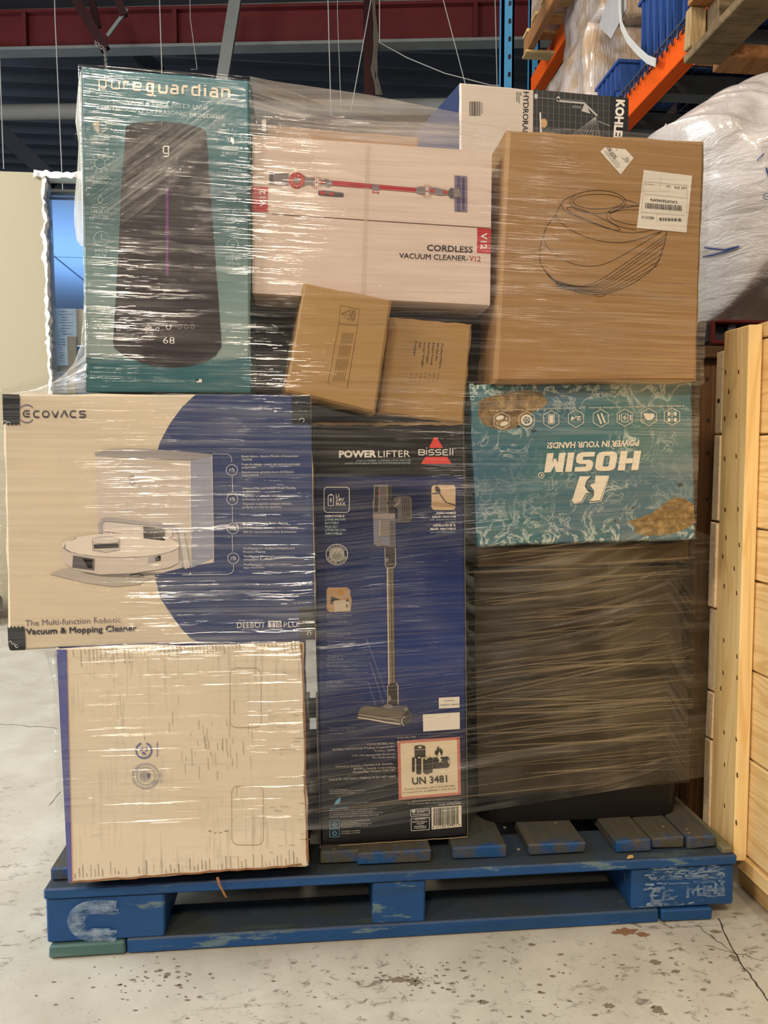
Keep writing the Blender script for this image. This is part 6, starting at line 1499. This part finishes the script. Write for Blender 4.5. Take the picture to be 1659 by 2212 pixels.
for j in range(RW):
    f_ = j/(RW-1); row = []; ur = []; hr = []
    for i in range(len(TG)):
        xq = max(-.56, min(.80, TG[i][0])); zb_ = zbot_at(xq); zt_ = ztop_at(xq); z = zb_+(zt_-zb_)*f_
        jj = (z-Z0_)/(Z1_-Z0_)*(RW-1); j0 = max(0, min(RW-2, int(jj))); u = max(0, min(1, jj-j0)); r = OUT[j0][i]*(1-u)+OUT[j0+1][i]*u
        r += .0055+.0012*noise.noise(Vector((xq*3, z*60, 1)))+.0010*noise.noise(Vector((xq*9, z*25, 4)))
        d = DIR[i]; x = CX+d.x*r; y = CY+d.y*r; row.append((x, y, z))
        sl = 0.0
        if i < NF:
            k = max(0, min(1, (z-.30)/.25)); sl = (.10+.16*noise.noise(Vector((z*5, 2, xq*1.2)))) if z < .72 else (.10*(1-(z-.72)/.1) if z < .82 else -.03*(z-.82)/.3)
            sl *= max(0, min(1, (x+.1)/.2)) if z < .82 else 1
        ur.append((per[i], z-sl*(x)))
        h = .45
        if i < NF and x < .70:
            h = 1.0
            if x > .28 and z < .70: h = .62
            if x < -.09 and z > .95: h = .5
            if x < -.01 and z < .54: h = .2
            if x < .0 and .54 < z < .95: h = .55 if x < -.25 else 1.0
            if z > ztop_at(x)-.09 and -.09 < x < .33: h = 2.4
            if x > .32 and z > .97: h = .8
            if .0 < x < .29: h = .5 if z < .60 else (.3 if z < .78 else .7)
        hr.append(h)
    grid.append(row); uvs.append(ur); hz.append(hr)
film_obj('film_wrap', grid, uvs, hz, FILM, wrap, closed=True)
# free sheet spanning from the teal box to the tops at the right, and over the tops
g = []; uv2 = []; h2 = []
for j in range(15):
    f_ = j/14; row = []; ur = []; hr = []
    for i in range(70):
        u = i/69; x = -.092+u*.43; zf = ztop_at(x); y = -.008+f_*.34
        zb2 = 1.456-(.055*u+.03*math.sin(u*math.pi))*f_-.0-(zf*0); z = zf*(1-f_)+(1.45-.06*u)*f_-.012*math.sin(math.pi*f_)*(1-abs(2*u-1))
        if x > .3: z = max(z, 1.404)
        row.append((x, y, z)); ur.append((x*1.0+y*.4, y*.9+u*.1)); hr.append(1.25)
    g.append(row); uv2.append(ur); h2.append(hr)
FT = m_film('stretch_film_top', .2, .5, .18, .1, 1.0, 1.3, 60)
film_obj('film_top', g, uv2, h2, FT)
# diagonal bands across the teal box
def band(name, p0, p1, wa, wb, Y, mat, hzv, n=50, m_=14):
    a0, a1 = Vector(p0), Vector(p1); t_ = (a1-a0).normalized(); nn = Vector((-t_.y, t_.x)); L = (aY(a1.x, a1.y, Y)-aY(a0.x, a0.y, Y)).length
    g = []; uv = []; h = []
    for j in range(m_):
        row = []; ur = []; hr = []
        for i in range(n):
            u = i/(n-1); v = j/(m_-1)-.5; wd = wa+(wb-wa)*u; q = a0+(a1-a0)*u+nn*wd*v; p = aY(q.x, q.y, Y)
            p.y += .0012*noise.noise(Vector((u*4, v*20, 3)))
            row.append(p); ur.append((u*L, v*(wd/1240))); hr.append(hzv*(1-abs(2*v)**3)*min(1, u*8, (1-u)*8))
        g.append(row); uv.append(ur); h.append(hr)
    film_obj(name, g, uv, h, mat)
FD = m_film('stretch_film_diagonal', .01, .5, .08, .09, 1.0, 2.0, 190)
band('film_band', (512, 225), (190, 452), 70, 190, -.0105, FD, 1.0)
band('film_band', (290, 190), (183, 320), 40, 80, -.012, FD, .7)
# crisp pulled creases in the film: thin raised folds that carry the long pale lines
FOLD = NT('film_fold'); FOLD.base(S(186, 164, 130), .25, .6); FOLD.b.inputs['Alpha'].default_value = .2
from mathutils.bvhtree import BVHTree as _B
fm = bpy.data.objects['film_wrap']; _o = Vector(parent_loc(fm)); FB = _B.FromPolygons([v.co+_o for v in fm.data.vertices], [tuple(p.vertices) for p in fm.data.polygons])
def fold(mb, x0, y0, x1, y1, wd, sag=0.0):
    n = max(6, int(abs(x1-x0)/25)); pts = []
    for i in range(n+1):
        u = i/n; x = x0+(x1-x0)*u; y = y0+(y1-y0)*u+sag*math.sin(math.pi*u)
        h = FB.ray_cast(CAM, ray(x, y).normalized()); 
        if not h[0]: continue
        pts.append(h[0]-ray(x, y).normalized()*.0015)
    if len(pts) < 3: return
    V_ = []
    for i, p in enumerate(pts):
        u = i/(len(pts)-1); w2 = wd/1240*(.25+.75*math.sin(math.pi*min(1, max(0, u*.92+.04))))
        V_ += [p+Vector((0, 0, w2)), p+Vector((0, -.0012, 0)), p-Vector((0, 0, w2))]
    mb.add(V_, [f for i in range(len(pts)-1) for f in ((3*i, 3*i+1, 3*i+4, 3*i+3), (3*i+1, 3*i+2, 3*i+5, 3*i+4))], FOLD.mat)
rf = random.Random(21); mb = MB()
for a in ((1010, 1513, 1500, 1403, 2.2), (1010, 1504, 1490, 1396, 1.6), (1030, 1508, 1330, 1512, 2.0), (1100, 1510, 1500, 1514, 1.4), (1010, 1538, 1500, 1522, 1.3), (1010, 1545, 1495, 1530, 1.6), (1010, 1568, 1500, 1524, 1.2), (1010, 1635, 1500, 1576, 2.0), (1180, 1617, 1500, 1580, 1.5), (1010, 1700, 1510, 1628, 1.6), (700, 1752, 1300, 1690, 1.6), (1010, 1300, 1450, 1238, 1.8), (1010, 1222, 1490, 1213, 1.2), (1010, 1235, 1490, 1222, 1.2), (1010, 1278, 1480, 1232, 1.0), (1010, 1440, 1350, 1398, 1.2), (1010, 1455, 1400, 1400, 1.4), (1010, 1350, 1480, 1288, 1.0), (1120, 1268, 1300, 1245, 1.2), (1015, 1610, 1470, 1560, 1.0), (1010, 1660, 1500, 1606, 1.0),
          (680, 1306, 1000, 1275, .8), (680, 1330, 1000, 1300, .8), (680, 1215, 1000, 1222, .7), (690, 1474, 1000, 1448, .9), (676, 1512, 1000, 1470, .9), (680, 1095, 1000, 1070, .6), (690, 1380, 1000, 1362, .8), (690, 1560, 1000, 1540, 1.0), (690, 1600, 1010, 1580, 1.0), (690, 1680, 1010, 1640, 1.1), (680, 1755, 1000, 1708, 1.4)):
    fold(mb, *a)
for i in range(60):
    y = rf.uniform(1190, 1690); x0 = rf.uniform(1005, 1250); x1 = min(1500, x0+rf.uniform(120, 420)); fold(mb, x0, y, x1, y-(x1-x0)*rf.uniform(.02, .14), rf.uniform(.8, 3.2))
for i in range(50):
    y = rf.uniform(1040, 1740); x0 = rf.uniform(680, 800); x1 = min(1006, x0+rf.uniform(80, 320)); fold(mb, x0, y, x1, y-(x1-x0)*rf.uniform(.02, .12), rf.uniform(.3, .7))
for i in range(60):
    y = rf.uniform(310, 815); x0 = rf.uniform(1090, 1400); x1 = min(1505, x0+rf.uniform(60, 350)); fold(mb, x0, y, x1, y+(x1-x0)*(.05*(600-y)/300), rf.uniform(.3, .9))
for i in range(40):
    y = rf.uniform(840, 1160); x0 = rf.uniform(1000, 1300); x1 = min(1490, x0+rf.uniform(60, 350)); fold(mb, x0, y, x1, y-(x1-x0)*rf.uniform(-.01, .04), rf.uniform(.3, .8))
for i in range(50):
    y = rf.uniform(300, 900); x0 = rf.uniform(545, 900); x1 = min(1060, x0+rf.uniform(60, 350)); fold(mb, x0, y, x1, y+(x1-x0)*(.06*(650-y)/350), rf.uniform(.3, .8))
for i in range(50):
    y = rf.uniform(300, 840); x0 = rf.uniform(185, 420); x1 = min(541, x0+rf.uniform(50, 260)); fold(mb, x0, y, x1, y+(x1-x0)*(.05*(700-y)/350), rf.uniform(.3, .7))
for i in range(50):
    y = rf.uniform(860, 1375); x0 = rf.uniform(200, 600); x1 = min(672, x0+rf.uniform(50, 260)); fold(mb, x0, y, x1, y-(x1-x0)*rf.uniform(-.03, .03), rf.uniform(.3, .7))
for i in range(40):
    y = rf.uniform(1410, 1770); x0 = rf.uniform(130, 600); x1 = min(655, x0+rf.uniform(40, 160)); fold(mb, x0, y, x1, y+(x1-x0)*rf.uniform(-.04, .05), rf.uniform(.3, .6))
for i in range(26):
    u = rf.random(); x0 = 545+u*120; y0 = 178+u*22+rf.uniform(0, 22); x1 = rf.uniform(850, 1080); fold(mb, x0, y0, x1, y0+(x1-x0)*rf.uniform(.13, .22), rf.uniform(.4, 1.0))
tag(mb.build('film_fold', wrap), kind='stuff')
# loose pouch of film along the left of the teal box
g = []; uv = []; h = []
out_px = [(178, 142), (170, 170), (166, 220), (163, 262), (170, 310), (166, 380), (161, 430), (160, 480), (166, 520), (175, 532)]
zz_ = 40
for j in range(zz_):
    f_ = j/(zz_-1)*(len(out_px)-1); k = min(len(out_px)-2, int(f_)); u = f_-k
    ox_ = out_px[k][0]*(1-u)+out_px[k+1][0]*u; oy = out_px[k][1]*(1-u)+out_px[k+1][1]*u; ix = 176+(oy-142)*.011; row = []; ur = []; hr = []
    for i in range(10):
        v = i/9; x = ix*(1-v)+ox_*v; p = aY(x, oy, -.006+.05*v+.06*v*v); row.append(p); ur.append((p.z, p.x*1.5)); hr.append(1.1)
    g.append(row); uv.append(ur); h.append(hr)
FL_ = m_film('stretch_film_pouch', .45, .8, .3, .2, 1.0, 6, 120, tint=(.95, .90, .78))
film_obj('film_pouch', g, uv, h, FL_)
# skirt of film from the teal box down to the top left corner of the robot carton
g = []; uv = []; h = []
cur = [(181, 640), (178, 700), (174, 745), (160, 785), (138, 810), (105, 830), (60, 845), (8, 850)]
for j in range(36):
    f_ = j/35*(len(cur)-1); k = min(len(cur)-2, int(f_)); u = f_-k; ox_ = cur[k][0]*(1-u)+cur[k+1][0]*u; oy = cur[k][1]*(1-u)+cur[k+1][1]*u; row = []; ur = []; hr = []
    for i in range(16):
        v = i/15; ex = 186; ey = 660+j/35*188; x = ox_*(1-v)+ex*v; y_ = oy*(1-v)+ey*v; p = aY(x, y_, .05*(1-v)-.012); row.append(p); ur.append((v*.3+j*.01, j/35*.35)); hr.append(1.0)
    g.append(row); uv.append(ur); h.append(hr)
FS = m_film('stretch_film_skirt', .14, .9, .3, .16, 1.0, 3, 110, tint=(.95, .88, .80)); film_obj('film_skirt', g, uv, h, FS)
# limp flap under the left end of the robot carton
g = []; uv = []; h = []
for j in range(8):
    row = []; ur = []; hr = []
    for i in range(6):
        v = j/7; u = i/5; xa = 96+v*27; x = xa*(1-u)+124*u; y_ = 1406+v*95; p = aY(x, y_, .03+.03*math.sin(u*6)); row.append(p); ur.append((u*.1, v*.2)); hr.append(.45)
    g.append(row); uv.append(ur); h.append(hr)
film_obj('film_flap', g, uv, h, FL_)
